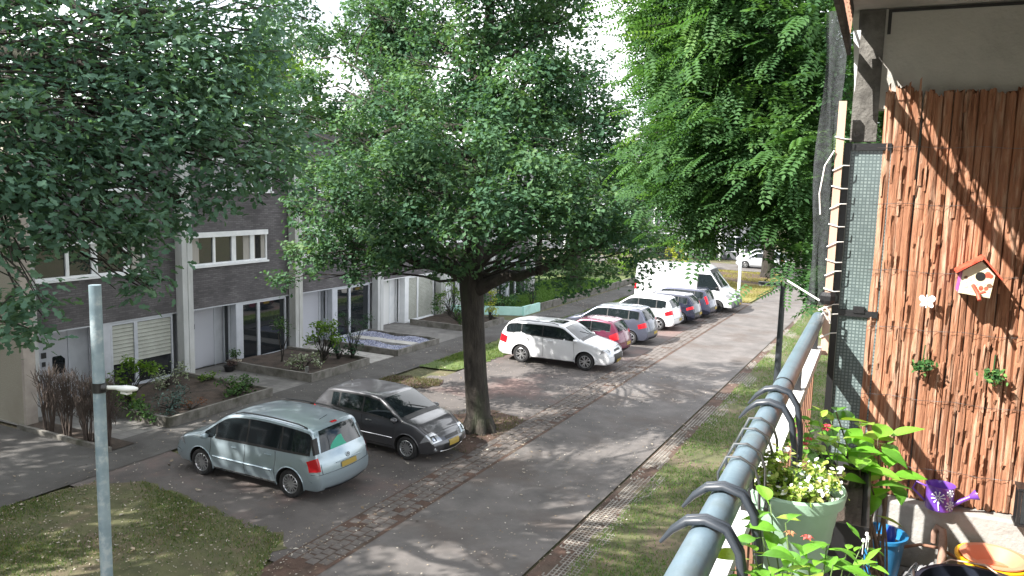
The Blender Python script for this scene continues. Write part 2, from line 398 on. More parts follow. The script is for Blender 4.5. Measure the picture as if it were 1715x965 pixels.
GT = [(.055, .10, .022), (.085, .14, .036), (.17, .145, .07)]
grass('lawn_grass', LAWN_L, 46000, .015, .06, GT, ymin=4, patch=.35)
grass('strip_grass', STRIP, 60000, .03, .08, [(.055, .125, .02), (.085, .165, .035), (.15, .16, .055)], z=0, ymin=8, ymax=50, patch=-.8)
grass('verge_grass', VERGE, 26000, .04, .10, [(.06, .11, .02), (.09, .15, .03), (.15, .16, .05)])
grass('far_lawn_grass', FARLAWN, 16000, .05, .12, [(.16, .16, .035), (.22, .18, .06)])
grass('garden_grass', [(-24, 40), (-18.95, 38.6), (-18.95, 56), (-24, 56)], 26000, .06, .2, [(.06, .13, .02), (.10, .19, .035)], z=.06, patch=-2)
grass('weeds', BED, 3000, .03, .08, [(.06, .09, .02), (.12, .09, .05)], patch=.3)
grass('weeds', TRUNKBED, 2500, .02, .06, [(.05, .07, .02), (.10, .07, .04)], patch=.4)
# pale fallen leaves and catkins
k = 4200
P = np.concatenate([rng.uniform((-18, 8), (-5, 30), (k, 2)), rng.uniform((-10.6, 9), (-8.8, 30), (900, 2)), rng.uniform((-16.3, 6), (-9.6, 11.5), (1700, 2)), rng.uniform((-18.6, 36), (-16.6, 50), (700, 2))])
P3 = np.concatenate([P, np.full((len(P), 1), .034)], 1)
me = leaf_mesh('leaf_litter', P3, rng.normal(size=P3.shape)*.25+np.array((0, 0, 1)), rng.uniform(.02, .06, len(P3))*np.where(rng.random(len(P3)) < .06, 2.2, 1), DIAM,
               mat('dry_leaf', (.3, .26, .2), rough=.8, tone=[(.14, .10, .06), (.28, .23, .17), (.42, .39, .34)]), rng.random(len(P3)))
link(bpy.data.objects.new('leaf_litter', me), kind='stuff')

# ---------------------------------------------------------------- terrace of brick houses
brick_f = brick_mat('facade_brick', (1, 2), (.080, .074, .079), (.135, .125, .132), (.078, .075, .076), .22, .068, .010, bump=.4)
brick_s = brick_mat('side_brick', (0, 2), (.055, .052, .056), (.095, .09, .095), (.035, .034, .035), .22, .068, .011)
pebble = mat('pebble_dash', (.27, .25, .20), (.40, .37, .31), 40, .95, .9, 55, c3=(.30, .27, .22), s3=.6)
blind_m = mat('shutter_slat', (.30, .31, .27), (.36, .37, .33), 3, .6)
curtain = mat('curtain', (.35, .33, .30), rough=.9)
fascia = mat('roof_fascia', (.05, .05, .055), rough=.6)
fx = -22.3
PITCH = 5.45
def front_wall(bm_, y0, y1, z0, z1, holes, x1=fx, th=.3, mi=0):
    ys = sorted({y0, y1, *[h[0] for h in holes], *[h[1] for h in holes]})
    for a, c in zip(ys[:-1], ys[1:]):
        hs = sorted([(h[2], h[3]) for h in holes if h[0] <= a+1e-6 and h[1] >= c-1e-6]); z = z0
        for p, q in hs:
            if p > z: bm_.box(x1-th, x1, a, c, z, p, mi)
            z = q
        if z < z1: bm_.box(x1-th, x1, a, c, z, z1, mi)
def window(parent, y0, y1, z0, z1, bars, fm, x=fx-.06, fwid=.07, opened=None, cur=None, slat=None, sill=True):
    f = MB(); f.box(x-.04, x+.05, y0, y0+fwid, z0, z1); f.box(x-.04, x+.05, y1-fwid, y1, z0, z1)
    f.box(x-.04, x+.05, y0+fwid, y1-fwid, z1-fwid, z1); f.box(x-.04, x+.052, y0+fwid, y1-fwid, z0, z0+fwid)
    for c, wd in bars: f.box(x-.04, x+.055, c-wd/2, c+wd/2, z0+fwid, z1-fwid)
    o = f.build('window', fm, parent)
    es = [y0+fwid]+[e for c, wd in bars for e in (c-wd/2, c+wd/2)]+[y1-fwid]
    for i in range(0, len(es), 2):
        p = MB(); p.box(x-.012, x+.0, es[i], es[i+1], z0+fwid, z1-fwid); p.build('pane', glass, o)
        if cur and i//2 in cur:
            c_ = MB(); n = 14; ya, yb = cur[i//2]; pts = [(x+.004+.006*(j % 2), ya+(yb-ya)*j/n) for j in range(n+1)]
            c_.add([(px, py, z) for z in (z0+fwid+.01, z1-fwid-.01) for px, py in pts], [(j, j+1, n+2+j, n+1+j) for j in range(n)])
            c_.build('curtain', curtain, o)
        if slat:
            zb, step = slat; z = z1-fwid-.02
            while z > zb:
                q = MB(); q.add([(x+.012, es[i]+.01, z), (x+.012, es[i+1]-.01, z), (x+.034, es[i+1]-.01, z-step+.012), (x+.034, es[i]+.01, z-step+.012),
                                 (x+.004, es[i]+.01, z), (x+.004, es[i+1]-.01, z), (x+.026, es[i+1]-.01, z-step+.012), (x+.026, es[i]+.01, z-step+.012)],
                                [(0, 1, 2, 3), (4, 7, 6, 5), (0, 4, 5, 1), (3, 2, 6, 7), (0, 3, 7, 4), (1, 5, 6, 2)])
                q.build('slat', blind_m, o); z -= step
    if sill:
        s_ = MB(); s_.box(x-.05, x+.14, y0-.02, y1+.02, z0-.07, z0-.002); s_.build('sill', fm, o)
    return o
def house(k, label, style):
    p0 = 13.33+PITCH*k; y0 = p0+.22; y1 = y0+PITCH; D = -32.5
    root = thing('terraced_house', label, 'house', (fx, (y0+y1)/2, 0), 'brick terraced houses')
    wl = MB(); up = style.get('up', (.52, 4.35)); wy0, wy1 = p0+up[0], p0+up[1]
    front_wall(wl, y0, y1, 2.34, 8.55, [(wy0, wy1, 3.84, 4.98), (p0+1.6, p0+4.6, 6.45, 7.6)])
    wl.box(D, fx-.3, y0+.005, y1-.005, 2.5, 8.55); wl.box(D, D+.3, y0+.005, y1-.005, 0, 2.5)
    wl.box(D+.3, -24, y0+.005, y0+.2, 0, 2.5); wl.box(D+.3, -24, y1-.2, y1-.005, 0, 2.5)
    wl.build('wall', brick_f, root)
    so_ = MB(); so_.box(-24.2, fx-.005, y0, y1, 2.30, 2.338); so_.build('soffit', white_paint if style.get('white') else grey_paint, root)
    rf = MB(); rf.box(D-.1, fx+.10, y0+.003, y1-.003, 8.55, 8.82); rf.build('roof', fascia, root)
    # upper windows
    bw = [(wy0+f*(wy1-wy0), wd) for f, wd in style.get('bars', ((.32, .1), (.56, .2), (.80, .2)))]
    wn = window(root, wy0, wy1, 3.84, 4.98, bw, white_paint, cur=style.get('cur'))
    hd = MB(); hd.box(fx-.02, fx+.06, wy0, wy1, 4.82, 5.0); hd.build('lintel', white_paint, wn)
    window(root, p0+1.6, p0+4.6, 6.45, 7.6, [(p0+2.6, .1), (p0+3.6, .1)], white_paint)
    # porch niche, door, post, big window
    n0, n1 = p0+.45, p0+2.68; nx = style.get('depth', -22.95)
    nm = white_paint if style.get('white') else grey_paint
    ni = MB(); ni.box(nx-.1, nx, n0-.2, n1, .02, 2.3); ni.box(nx, fx-.3, n1-.06, n1, .02, .06); ni.box(nx, fx-.32, n1-.06, n1, 2.2, 2.3)
    ni.box(-24.0, fx-.02, n0-.24, n0-.18, .02, 2.3)
    ni.build('porch', nm, root)
    d0_, d1_ = style.get('door', (p0+.95, p0+1.95))
    dr = MB(); dr.box(nx+.003, nx+.045, d0_, d1_, .06, 2.16); door = dr.build('door', mat('door_paint_%d' % k, style.get('doorc', (.42, .43, .47)), rough=.5), root, label=style.get('dlabel'))
    fr = MB(); fr.box(nx+.002, nx+.07, d0_-.07, d0_-.004, .03, 2.23); fr.box(nx+.002, nx+.07, d1_+.004, d1_+.07, .03, 2.23); fr.box(nx+.002, nx+.07, d0_-.004, d1_+.004, 2.164, 2.23)
    fr.build('frame', nm, door)
    for (a, c, z, h) in style.get('fit', ()):
        q = MB(); q.box(nx+.047, nx+.075, a, c, z, z+h); q.build('door_fitting', black, door)
    if style.get('hatch'):
        a, c, z, h = style['hatch']; q = MB(); e = .12
        q.xf = None; pts = [(a, z), (c, z), (c, z+h-e), (c-e, z+h), (a+e*.3, z+h), (a, z+h-e*.3)]
        q.add([(nx+.048, u, v) for u, v in pts]+[(nx+.052, u, v) for u, v in pts], [tuple(range(6)), tuple(range(11, 5, -1))]+[(i, (i+1) % 6, 6+(i+1) % 6, 6+i) for i in range(6)])
        q.build('door_glass', glass, door)
    if style.get('side', True):                       # glazed side of the porch, facing the street end
        sg = MB(); sg.box(nx+.12, fx-.36, n1-.05, n1-.03, style.get('sz', .06), 2.2); sg.build('sidelight', glass, root)
        if style.get('sz', .06) > .2:
            q = MB(); q.box(nx+.12, fx-.36, n1-.055, n1-.02, .06, style['sz']-.03); q.build('side_panel', mat('mint_panel', (.36, .48, .44), rough=.5), root)
        q = MB(); q.box(nx+.04, nx+.12, n1-.07, n1-.01, .06, 2.2); q.box(fx-.36, fx-.3, n1-.07, n1-.01, .06, 2.2); q.build('side_frame', nm, root)
    po = MB(); po.box(fx-.3, fx-.012, n1, n1+.27, .02, 2.3); po.build('post', nm, root)
    window(root, n1+.28, p0+PITCH-.14, style.get('wz', .06), 2.29, [(n1+.28+style.get('mul', .38)*2.4, .13)], style.get('wm', grey_paint), x=fx-.07, slat=style.get('slat'), cur=style.get('gcur'))
    st = MB(); st.box(fx-.25, fx+.0, n1+.28, p0+PITCH-.02, -.02, style.get('wz', .06)-.075); st.build('plinth', concrete, root)
    if style.get('bell'):
        q = MB(); yb = p0+1.0; q.box(nx+.0, nx+.05, p0+.58, p0+.66, 1.25, 1.55); q.build('letter_plate', white_paint, root)
    return root
def pillar(k):
    p0 = 13.33+PITCH*k
    q = MB(); q.box(-22.28, -21.95, p0, p0+.19, .0, 8.9); q.box(-22.26, -21.97, p0+.19, p0+.225, 0, 8.9); q.box(-22.28, -21.95, p0+.225, p0+.43, 0, 8.9)
    o = q.build('pillar', pillar_m); return o
ST = [dict(up=(.5, 4.3), depth=-22.95, door=(14.35, 15.25), fit=((14.42, 14.56, 1.45, .17), (14.43, 14.53, 1.2, .14)), hatch=(14.75, 15.15, .9, .55), slat=(1.06, .125), wz=.16, side=True,
           bars=((.30, .10), (.53, .2), (.82, .2)), cur={3: (17.15, 17.5)}),
      dict(up=(.5, 4.3), depth=-22.97, door=(19.85, 20.95), fit=((20.0, 20.06, 1.5, .18), (19.72, 19.8, 1.0, .28)), mul=.36, cur={0: (19.4, 19.85), 2: (21.9, 22.5), 3: (22.8, 23.0)}, wz=.08),
      dict(up=(.5, 4.3), depth=-22.87, door=(25.5, 26.6), sz=1.0, fit=((25.55, 25.6, 1.2, .3),), bell=True, mul=.38, wz=.08, cur={1: (27.0, 27.5)}),
      dict(up=(.5, 4.3), depth=-22.87, door=(30.85, 31.75), white=True, doorc=(.66, .67, .66), mul=.36, wm=white_paint, wz=.08, slat=(.12, .07)),
      dict(up=(.5, 4.3), white=True, doorc=(.5, .5, .52), wm=white_paint),
      dict(up=(.5, 4.3)), dict(up=(.5, 4.3)), dict(up=(.5, 4.3)), dict(up=(.5, 4.3))]
HL = ['end brick house with a roller shutter half down over its big ground floor window',
      'dark brick house behind the slim ball tree, grey front door beside a potted plant',
      'brick house with the blue gravel terrace under its wide ground floor window',
      'brick house with a white porch and white window blinds, behind the oak trunk',
      'brick house just past the white porch house, mostly hidden by the oak crown',
      'sixth brick house of the row, behind the large garden shrubs',
      'seventh brick house of the row, behind the garden lawn', 'eighth brick house of the row, half hidden by trees', 'last brick house of the far end of the row']
for k in range(6):
    h = house(k, HL[k], ST[k])
    p = pillar(k); p.parent = h; p.location = -h.location
pl = pillar(6); pl.parent = h; pl.location = -h.location
# rendered end wall of the row
h0 = bpy.data.objects['terraced_house']
g = MB(); g.box(-32.6, -21.55, 13.0, 13.32, 0, 8.75); g.build('gable_wall', pebble, h0)
g = MB(); g.box(-21.545, -21.43, 13.0, 13.325, 0, 8.8); g.build('edge_strip', mat('edge_render', (.33, .29, .26), (.42, .37, .33), 3, .9), h0)

# a grey house across the far end
fh = thing('far_house', 'dark grey house with white posts at the far end of the verge', 'house', (-26, 84, 0))
q = MB(); front_wall(q, 0, 1, 0, 1, [(0, 1, 0, 1)])
q = MB(); q.box(-44, -15.5, 82, 92, 0, 6.6); q.build('wall', mat('grey_render', (.075, .08, .09), (.11, .115, .13), 2, .8), fh)
q = MB(); q.box(-44.3, -15.2, 81.7, 92.3, 6.6, 6.9); q.build('roof', fascia, fh)
for i in range(8):
    x = -42+i*3.4
    q = MB(); q.box(x, x+.22, 81.75, 81.98, 0, 6.6); q.build('post', white_paint, fh)
    for z in (3.6, .8):
        f = MB(); f.box(x+.7, x+2.7, 81.93, 81.99, z, z+1.6); wo = f.build('window', grey_paint, fh)
        for d in (0, 1):
            f = MB(); f.box(x+.78+d*.95, x+1.65+d*.95, 81.9, 81.925, z+.1, z+1.5); f.build('pane', glass, wo)

# ---------------------------------------------------------------- cars
def chaikin(p, it=2):
    for _ in range(it):
        q = [p[0]]
        for a, b in zip(p[:-1], p[1:]): q += [(a[0]*.75+b[0]*.25, a[1]*.75+b[1]*.25), (a[0]*.25+b[0]*.75, a[1]*.25+b[1]*.75)]
        p = q+[p[-1]]
    return p
def resample(p, step):
    p = np.array(p, float); d = np.r_[0, np.cumsum(np.linalg.norm(np.diff(p, axis=0), axis=1))]; n = int(d[-1]/step)
    t = np.linspace(0, d[-1], n+1); return np.stack([np.interp(t, d, p[:, i]) for i in (0, 1)], 1)
class Car:
    def __init__(c, name, label, cat, group, L, W, H, wb, fo, wr, prof, belt, paint, tum=.27, fc=.13, rc=.08, r=.07, bow=.10):
        c.L, c.W, c.H, c.wr, c.tum, c.fc, c.rc, c.r, c.bow = L, W, H, wr, tum, fc, rc, r, bow
        c.ax = (L/2-fo, L/2-fo-wb); c.belt = belt; c.paint = paint
        c.root = thing(name, label, cat, (0, 0, 0), group)
        c.top = resample(chaikin(prof), .075); zb = prof[0][1]
        und = np.linspace(c.top[-1], c.top[0], 40)[1:-1]; und[:, 1] = zb
        c.loop = np.concatenate([c.top, und]); K = len(c.loop); c.nt = len(c.top)
        d = np.roll(c.loop, -1, 0)-np.roll(c.loop, 1, 0); n = np.stack([-d[:, 1], d[:, 0]], 1); n /= np.linalg.norm(n, axis=1, keepdims=True)+1e-9
        for _ in range(3): n = (np.roll(n, 1, 0)+2*n+np.roll(n, -1, 0)); n /= np.linalg.norm(n, axis=1, keepdims=True)+1e-9
        c.n = n; c.R = np.where(np.arange(K) < c.nt, r, .03)
        # profile runs rear -> over the roof -> front, so the outward side is on its left
        c.body()
        c.wheels()
    def Wf(c, x, z):
        x, z = np.asarray(x, float), np.asarray(z, float); h = c.L/2
        f = np.clip((x-h*.45)/(h*.55), 0, 1.1); q = np.clip((-x-h*.55)/(h*.45), 0, 1.1)
        y = c.W/2*(1-c.fc*f**2.2-c.rc*q**2.2)
        zb = np.interp(x, [-h, h], c.belt)
        y = y-.05*(np.clip((.52-z)/.3, 0, 1))**2-.02*np.clip((z-.6)/np.maximum(zb-.6, .05), 0, 1)**2
        return y-c.tum*np.clip(z-zb, 0, 9)-.012*np.clip((z-zb)/.03, 0, 1)
    def surf(c, k, v, off=0.):
        k = min(max(k, 0), c.nt-1.001); i = int(k); t = k-i
        P = c.loop[i]*(1-t)+c.loop[i+1]*t; n = c.n[i]*(1-t)+c.n[i+1]*t; r = c.r; Q = P-n*r; s = 1 if v >= 0 else -1; v = abs(v)
        W = float(c.Wf(*Q))
        if v <= 1:
            bl = (.012+c.bow*abs(n[0])**1.5)*(1-v*v); p = P+n*(bl+off); return (p[0], s*v*(W-r), p[1])
        if v <= 2:
            a = (v-1)*math.pi/2; p = Q+n*((r+off)*math.cos(a)); return (p[0], s*(W-r+(r+off)*math.sin(a)), p[1])
        d = (v-2)*.5; p = Q-n*d; return (p[0], s*(float(c.Wf(*p))+off), p[1])
    def body(c):
        K = len(c.loop); h = c.L/2; rows = []
        Q = c.loop-c.n*c.R[:, None]; W = c.Wf(Q[:, 0], Q[:, 1])
        zs = .30*c.H+.1; Sx = np.clip(Q[:, 0], -h*.8, h*.8); Sp = np.stack([Sx, np.full(K, zs)], 1)
        half = []
        for v in (0, .35, .7, 1):
            b_ = (.012+c.bow*np.abs(c.n[:, 0])**1.5)*(1-v*v)*(np.arange(K) < c.nt); p = c.loop+c.n*b_[:, None]; half.append(np.stack([p[:, 0], v*(W-c.R), p[:, 1]], 1))
        for a in (30, 60, 90):
            p = Q+c.n*(c.R*math.cos(R(a)))[:, None]; half.append(np.stack([p[:, 0], W-c.R+c.R*math.sin(R(a)), p[:, 1]], 1))
        for t in (.12, .27, .45, .65, .85, .96):
            p = Q*(1-t)+Sp*t; half.append(np.stack([p[:, 0], c.Wf(p[:, 0], p[:, 1]), p[:, 1]], 1))
        rows = [q*np.array((1, -1, 1)) for q in half[:0:-1]]+half; J = len(rows)
        V = np.concatenate(rows); F = [(j*K+i, j*K+(i+1) % K, (j+1)*K+(i+1) % K, (j+1)*K+i) for j in range(J-1) for i in range(K)]
        F += [tuple(range(K-1, -1, -1)), tuple(range((J-1)*K, J*K))]
        b = MB(); b.add(V.tolist(), F); me = b.mesh('body', [c.paint, dark])
        o = bpy.data.objects.new('body', me); COL.objects.link(o)
        q = MB()
        for ax in c.ax:
            for s in (1, -1):
                y0, y1 = s*(c.W/2-.30), s*(c.W/2+.2); n = 28; rr = c.wr+.06
                vs = [(ax+rr*math.cos(2*math.pi*i/n), y, c.wr+rr*math.sin(2*math.pi*i/n)) for y in (y0, y1) for i in range(n)]
                q.add(vs, [(i, (i+1) % n, n+(i+1) % n, n+i) for i in range(n)]+[tuple(range(n-1, -1, -1)), tuple(range(n, 2*n))], 1)
        cut = bpy.data.objects.new('arch_cutter', q.mesh('arch_cutter', [c.paint, dark])); COL.objects.link(cut)
        md = o.modifiers.new('arches', 'BOOLEAN'); md.operation = 'DIFFERENCE'; md.object = cut; md.solver = 'EXACT'
        dg = bpy.context.evaluated_depsgraph_get(); me2 = bpy.data.meshes.new_from_object(o.evaluated_get(dg)); o.modifiers.clear()
        bpy.data.objects.remove(cut); o.data = me2; me2.name = 'body'
        me2.polygons.foreach_set('use_smooth', [True]*len(me2.polygons)); me2.set_sharp_from_angle(angle=R(38)); o.parent = c.root; c.bodyo = o
    def wheels(c, spokes=7, steel=(.45, .46, .48), style=None): pass
    def fit_wheels(c, spokes=7, rimm=None, wide=.055, twin=False):
        rm = rimm or mat('alloy_rim', (.52, .53, .55), rough=.3, metal=.85); wr = c.wr; rr = wr*.68; tw = .2
        first = None
        for ax in c.ax:
            for s in (1, -1):
                y = s*(c.W/2-.03-tw/2); e = thing('wheel', None, None, (ax, y, wr)); e.parent = c.root
                if first is None:
                    t = MB(); h = tw/2
                    t.lathe([(rr, -h+.01), (rr+.03, -h), (wr-.03, -h), (wr-.006, -h+.02), (wr, -h+.05), (wr, h-.05), (wr-.006, h-.02), (wr-.03, h), (rr+.03, h), (rr, h-.01)], (0, 0, 0), 36, 0, 'y', close=True)
                    tm = t.mesh('tyre', rubber, 40)
                    d = MB()
                    d.lathe([(rr+.003, h-.02), (rr-.015, h-.008), (rr-.03, h-.03), (rr-.03, -h+.02)], (0, 0, 0), 36, 0, 'y')
                    d.lathe([(.0, h-.055), (rr*.55, h-.06), (rr-.03, h-.08)], (0, 0, 0), 24, 1, 'y')
                    d.lathe([(0, h-.022), (.035, h-.022), (.06, h-.032), (.065, h-.05)], (0, 0, 0), 16, 0, 'y')
                    for i in range(spokes):
                        for dd in ((-.11, .11) if twin else (0,)):
                            a = 2*math.pi*i/spokes+dd; a2 = 2*math.pi*i/spokes+dd*2.2
                            d.bar((.04*math.cos(a), h-.03, .04*math.sin(a)), ((rr-.02)*math.cos(a2), h-.018, (rr-.02)*math.sin(a2)), wide*(.55 if twin else 1), .02, 0, up=(0, 1, 0))
                    dm = d.mesh('rim', [rm, dark], 35); first = (tm, dm)
                for nm_, me in zip(('tyre', 'rim'), first):
                    o = bpy.data.objects.new(nm_, me); COL.objects.link(o); o.parent = e
                    if s < 0: o.rotation_euler.z = math.pi
    def ztop(c, x):
        t = c.top; o = np.argsort(t[:, 0]); up = t[t[:, 1] > .55]; o = np.argsort(up[:, 0]); return np.interp(x, up[o, 0], up[o, 1])
    def zbelt(c, x): return np.interp(x, [-c.L/2, c.L/2], c.belt)
    def k_at(c, x, z):
        d = np.hypot(c.top[:, 0]-x, c.top[:, 1]-z); return float(np.argmin(d))
    def side(c, name, xs, zl, zh, m_, off=.004, parent=None, sides=(1, -1), nz=4, **kw):
        """patch of the flank between zl(x) and zh(x)"""
        outp = []
        for s in sides:
            b = MB(); n = len(xs); zl_ = np.array([zl(x) for x in xs]) if callable(zl) else np.full(n, zl); zh_ = np.array([zh(x) for x in xs]) if callable(zh) else np.full(n, zh)
            zh_ = np.maximum(zh_, zl_+.001)
            vs = []
            for j in range(nz+1):
                z = zl_+(zh_-zl_)*j/nz; y = c.Wf(xs, z)+off; vs += [(x, s*yy, zz) for x, yy, zz in zip(xs, y, z)]
            f = [(j*n+i, j*n+i+1, (j+1)*n+i+1, (j+1)*n+i) for j in range(nz) for i in range(n-1)]
            if s < 0: f = [q[::-1] for q in f]
            b.add(vs, f); me = b.mesh(name, m_, 60)
            outp.append(link(bpy.data.objects.new(name, me), parent or c.root, **kw))
        return outp
    def patch(c, name, k0, k1, v0, v1, m_, off=.004, nk=8, nv=10, mirror=False, parent=None, shape=None):
        res = []
        for s in ((1, -1) if mirror else (1,)):
            b = MB(); vs = []
            for j in range(nk+1):
                for i in range(nv+1):
                    tk, tv = j/nk, i/nv
                    if shape: a_, e_ = shape(tk); vv = a_+(e_-a_)*tv
                    else: vv = v0+(v1-v0)*tv
                    vs.append(c.surf(k0+(k1-k0)*tk, s*vv, off))
            b.add(vs, [(j*(nv+1)+i, j*(nv+1)+i+1, (j+1)*(nv+1)+i+1, (j+1)*(nv+1)+i) for j in range(nk) for i in range(nv)])
            res.append(link(bpy.data.objects.new(name, b.mesh(name, m_, 60)), parent or c.root))
        return res
    def strip(c, name, pts, m_, wd=.012, parent=None, off=.002, **kw):
        for s in (1, -1):
            b = MB(); b.tube([(x, s*(float(c.Wf(x, z))+off), z) for x, z in pts], wd, 6); b.build(name, m_, parent or c.root, smooth=60, **kw)
    def glassit(c, breaks, lo=.03, hi=.085, xfront=None, xrear=None, pillar=.05, gm=None, painted_pillars=False):
        gm = gm or carglass
        up = lambda x: c.ztop(x)-hi
        low = lambda x: c.zbelt(x)+lo
        xs = np.linspace(breaks[0], breaks[-1], 40); c.side('window_trim', xs, lambda x: low(x)-.012, lambda x: max(low(x)-.01, up(x)+.012), black, .003)
        for a, e in zip(breaks[:-1], breaks[1:]):
            xs = np.linspace(a+pillar/2, e-pillar/2, 14); c.side('side_window', xs, low, up, gm, .006)
    def handles(c, xs, m_=None, z=None):
        for x in xs:
            for s in (1, -1):
                zz = z or c.zbelt(x)-.10; y = s*(float(c.Wf(x, zz))+.018)
                b = MB(); b.tube([(x-.09, y-s*.016, zz), (x-.07, y, zz), (x+.07, y, zz), (x+.09, y-s*.016, zz)], .014, 6); b.build('door_handle', m_ or c.paint, c.root, smooth=60)
    def seams(c, xs, z0=.36, z1=None):
        for x in xs:
            pts = [(x+.02*math.sin(i), z0+((z1 or c.zbelt(x))-z0)*i/6) for i in range(7)]
            c.strip('door_seam', pts, black, .006, off=-.001)
    def mirrors(c, x, z, m_=None):
        for s in (1, -1):
            y = s*(float(c.Wf(x, z))+.10); b = MB(); e = [(-.05, .5), (-.03, .9), (.03, 1), (.09, .75), (.12, .25)]
            vs = []; n = 12
            for dx, sc in e: vs += [(x+dx, y+s*.10*sc*math.cos(2*math.pi*i/n), z+.065*sc*math.sin(2*math.pi*i/n)) for i in range(n)]
            b.add(vs, [(j*n+i, j*n+(i+1) % n, (j+1)*n+(i+1) % n, (j+1)*n+i) for j in range(len(e)-1) for i in range(n)]+[tuple(range(n)), tuple(range((len(e)-1)*n, len(e)*n))])
            b.bar((x+.03, y-s*.12, z-.05), (x+.03, y, z-.02), .05, .03); b.build('door_mirror', m_ or c.paint, c.root, smooth=50)
    def place(c, x, y, rz): c.root.location = (x, y, 0); c.root.rotation_euler.z = rz
def hatch_prof(L, H, nose, hood, cowl, header, rend, tailz, zb=.22, hatch_x=None, lip=0.):
    h = L/2; hx = hatch_x if hatch_x is not None else -h+.10
    return [(-h+.16, zb), (-h+.04, zb+.10), (-h, .42), (-h+.01, .62), (hx-.03, tailz-.14), (hx, tailz), ((hx+rend)/2-.03, (tailz+H)/2-.05), (rend-.03, H-.13), (rend+.02, H-.06), (rend+.45, H-.015),
            (header-.55, H), (header-.1, H-.035), (header+.08, H-.10), (cowl-.10, hood+.07), (cowl+.08, hood), (cowl+.4, hood-.055), (h-.32, nose+.07), (h-.12, nose-.03), (h-.02, nose-.2), (h, .42), (h-.04, zb+.08), (h-.16, zb)]
def paint(name, c, metal=.0, rough=.28):
    return mat('paint_'+name, c, rough=rough, metal=metal, coat=.8, spec=.5)
red_l = mat('tail_light_red', (.42, .012, .02), rough=.12, coat=.6); clear_l = mat('headlight_lens', (.42, .44, .47), rough=.08, coat=.8, metal=.55)
plate_y = mat('number_plate', (.30, .21, .03), rough=.5); chrome = mat('chrome', (.7, .71, .72), rough=.12, metal=1.)
def std(c, H, cowl, header, rend, tailz, nose, hood, lights=True, plate_front=True, front_plate=plate_y, brk=None, tail=(.0, .0), grille=True, tv=(1.0, 2.25), hv=(.66, 2.3), tk=None, gm=None, seams=None, sunroof=False):
    h = c.L/2
    kw0 = c.k_at(header+.06, H-.10); kw1 = c.k_at(cowl-.06, hood+.045)
    c.patch('windscreen', kw0, kw1, -1, 1, gm or carglass, .006, 10, 16, shape=lambda t: (-1.0, 1.0))
    kr0 = c.k_at(c.rearglass[0], c.rearglass[1]); kr1 = c.k_at(rend-.02, H-.12)
    c.rw = c.patch('rear_window', kr0, kr1, -.95, .95, gm or carglass, .010, 8, 16, shape=lambda t: (-.9+.04*t, .9-.04*t))[0]
    if lights:
        t0, t1 = tk or (tailz-.28, tailz-.02); k0 = c.k_at(-h, t0); k1 = c.k_at(-h+.05, t1)
        c.patch('tail_light', k0, k1, *tv, red_l, .008, 6, 10, mirror=True)
        k0 = c.k_at(h-.03, nose-.13); k1 = c.k_at(h-.26, nose+.05)
        c.patch('headlight', k1, k0, *hv, clear_l, .008, 6, 12, mirror=True, shape=lambda t: (hv[0]+.12-.12*t, hv[1]-.7*t))
        c.patch('lamp_bulb', k1+(k0-k1)*.35, k1+(k0-k1)*.85, .86, 1.25, black, .011, 3, 6, mirror=True); c.patch('lamp_bulb', k1+(k0-k1)*.42, k1+(k0-k1)*.8, .93, 1.15, chrome, .014, 3, 6, mirror=True)
    if grille:
        k0 = c.k_at(h, nose-.22); k1 = c.k_at(h-.02, .34)
        c.patch('grille', k0, k1, -.62, .62, black, .017, 4, 12)
        k0 = c.k_at(h-.05, nose-.06); k1 = c.k_at(h, nose-.14); c.patch('upper_grille', k0, k1, -.42, .42, black, .005, 2, 10)
    k = c.k_at(h, .46); c.patch('number_plate', k-.7, k+.7, -.33, .33, front_plate, .024, 2, 8)
    k = c.k_at(-h, c.rplate); c.patch('number_plate', k-.7, k+.7, -.33, .33, plate_y, .02, 2, 8)
    k = c.k_at(-h, .36); c.patch('rear_bumper_trim', c.k_at(-h+.05, .27), k, -.9, .9, black, .018, 3, 10)
    c.glassit(brk, gm=gm)
    kb = c.k_at(-h, .64); c.patch('rear_bumper', c.k_at(-h+.05, .27), kb, -2.5, 2.5, c.paint, .013, 6, 40); kb = c.k_at(h, .56); c.patch('front_bumper', kb, c.k_at(h-.05, .30), -2.4, 2.4, c.paint, .012, 6, 40)
    for s in (1, -1):
        for ax in c.ax:
            b = MB(); rr = c.wr+.07; pts = []
            for i in range(19):
                a = R(-12+204*i/18); x, z = ax+rr*math.cos(a), c.wr+rr*math.sin(a); pts.append((x, s*(float(c.Wf(x, z))+.001), z))
            b.tube(pts, .013, 6); b.build('wheel_arch', c.paint, c.root, smooth=60)
    def line(name, pts, r_=.006): q = MB(); q.tube(pts, r_, 5); q.build(name, black, c.root)
    kb = c.k_at(-h, .645); line('bumper_seam', [c.surf(kb, v, .006) for v in np.linspace(-2.35, 2.35, 40)])
    kb = c.k_at(h, .575); line('bumper_seam', [c.surf(kb, v, .004) for v in np.linspace(-2.2, 2.2, 40)])
    k0, k1 = c.k_at(cowl, hood), c.k_at(h-.16, nose-.02)
    for s in (1, -1): line('bonnet_seam', [c.surf(k0+(k1-k0)*t, s*(.97-.10*t), .001) for t in np.linspace(0, 1, 12)])
    line('bonnet_seam', [c.surf(k1, v, .002) for v in np.linspace(-.87, .87, 14)])
    c.patch('scuttle', c.k_at(cowl-.08, hood+.05), c.k_at(cowl+.04, hood+.01), -.9, .9, black, .008, 3, 10)
    k0, k1 = c.k_at(-h+.02, tailz-.1), c.k_at(-h, .66)
    for s in (1, -1): line('tailgate_seam', [c.surf(k0+(k1-k0)*t, s*(1.02-.04*t), .003) for t in np.linspace(0, 1, 8)])
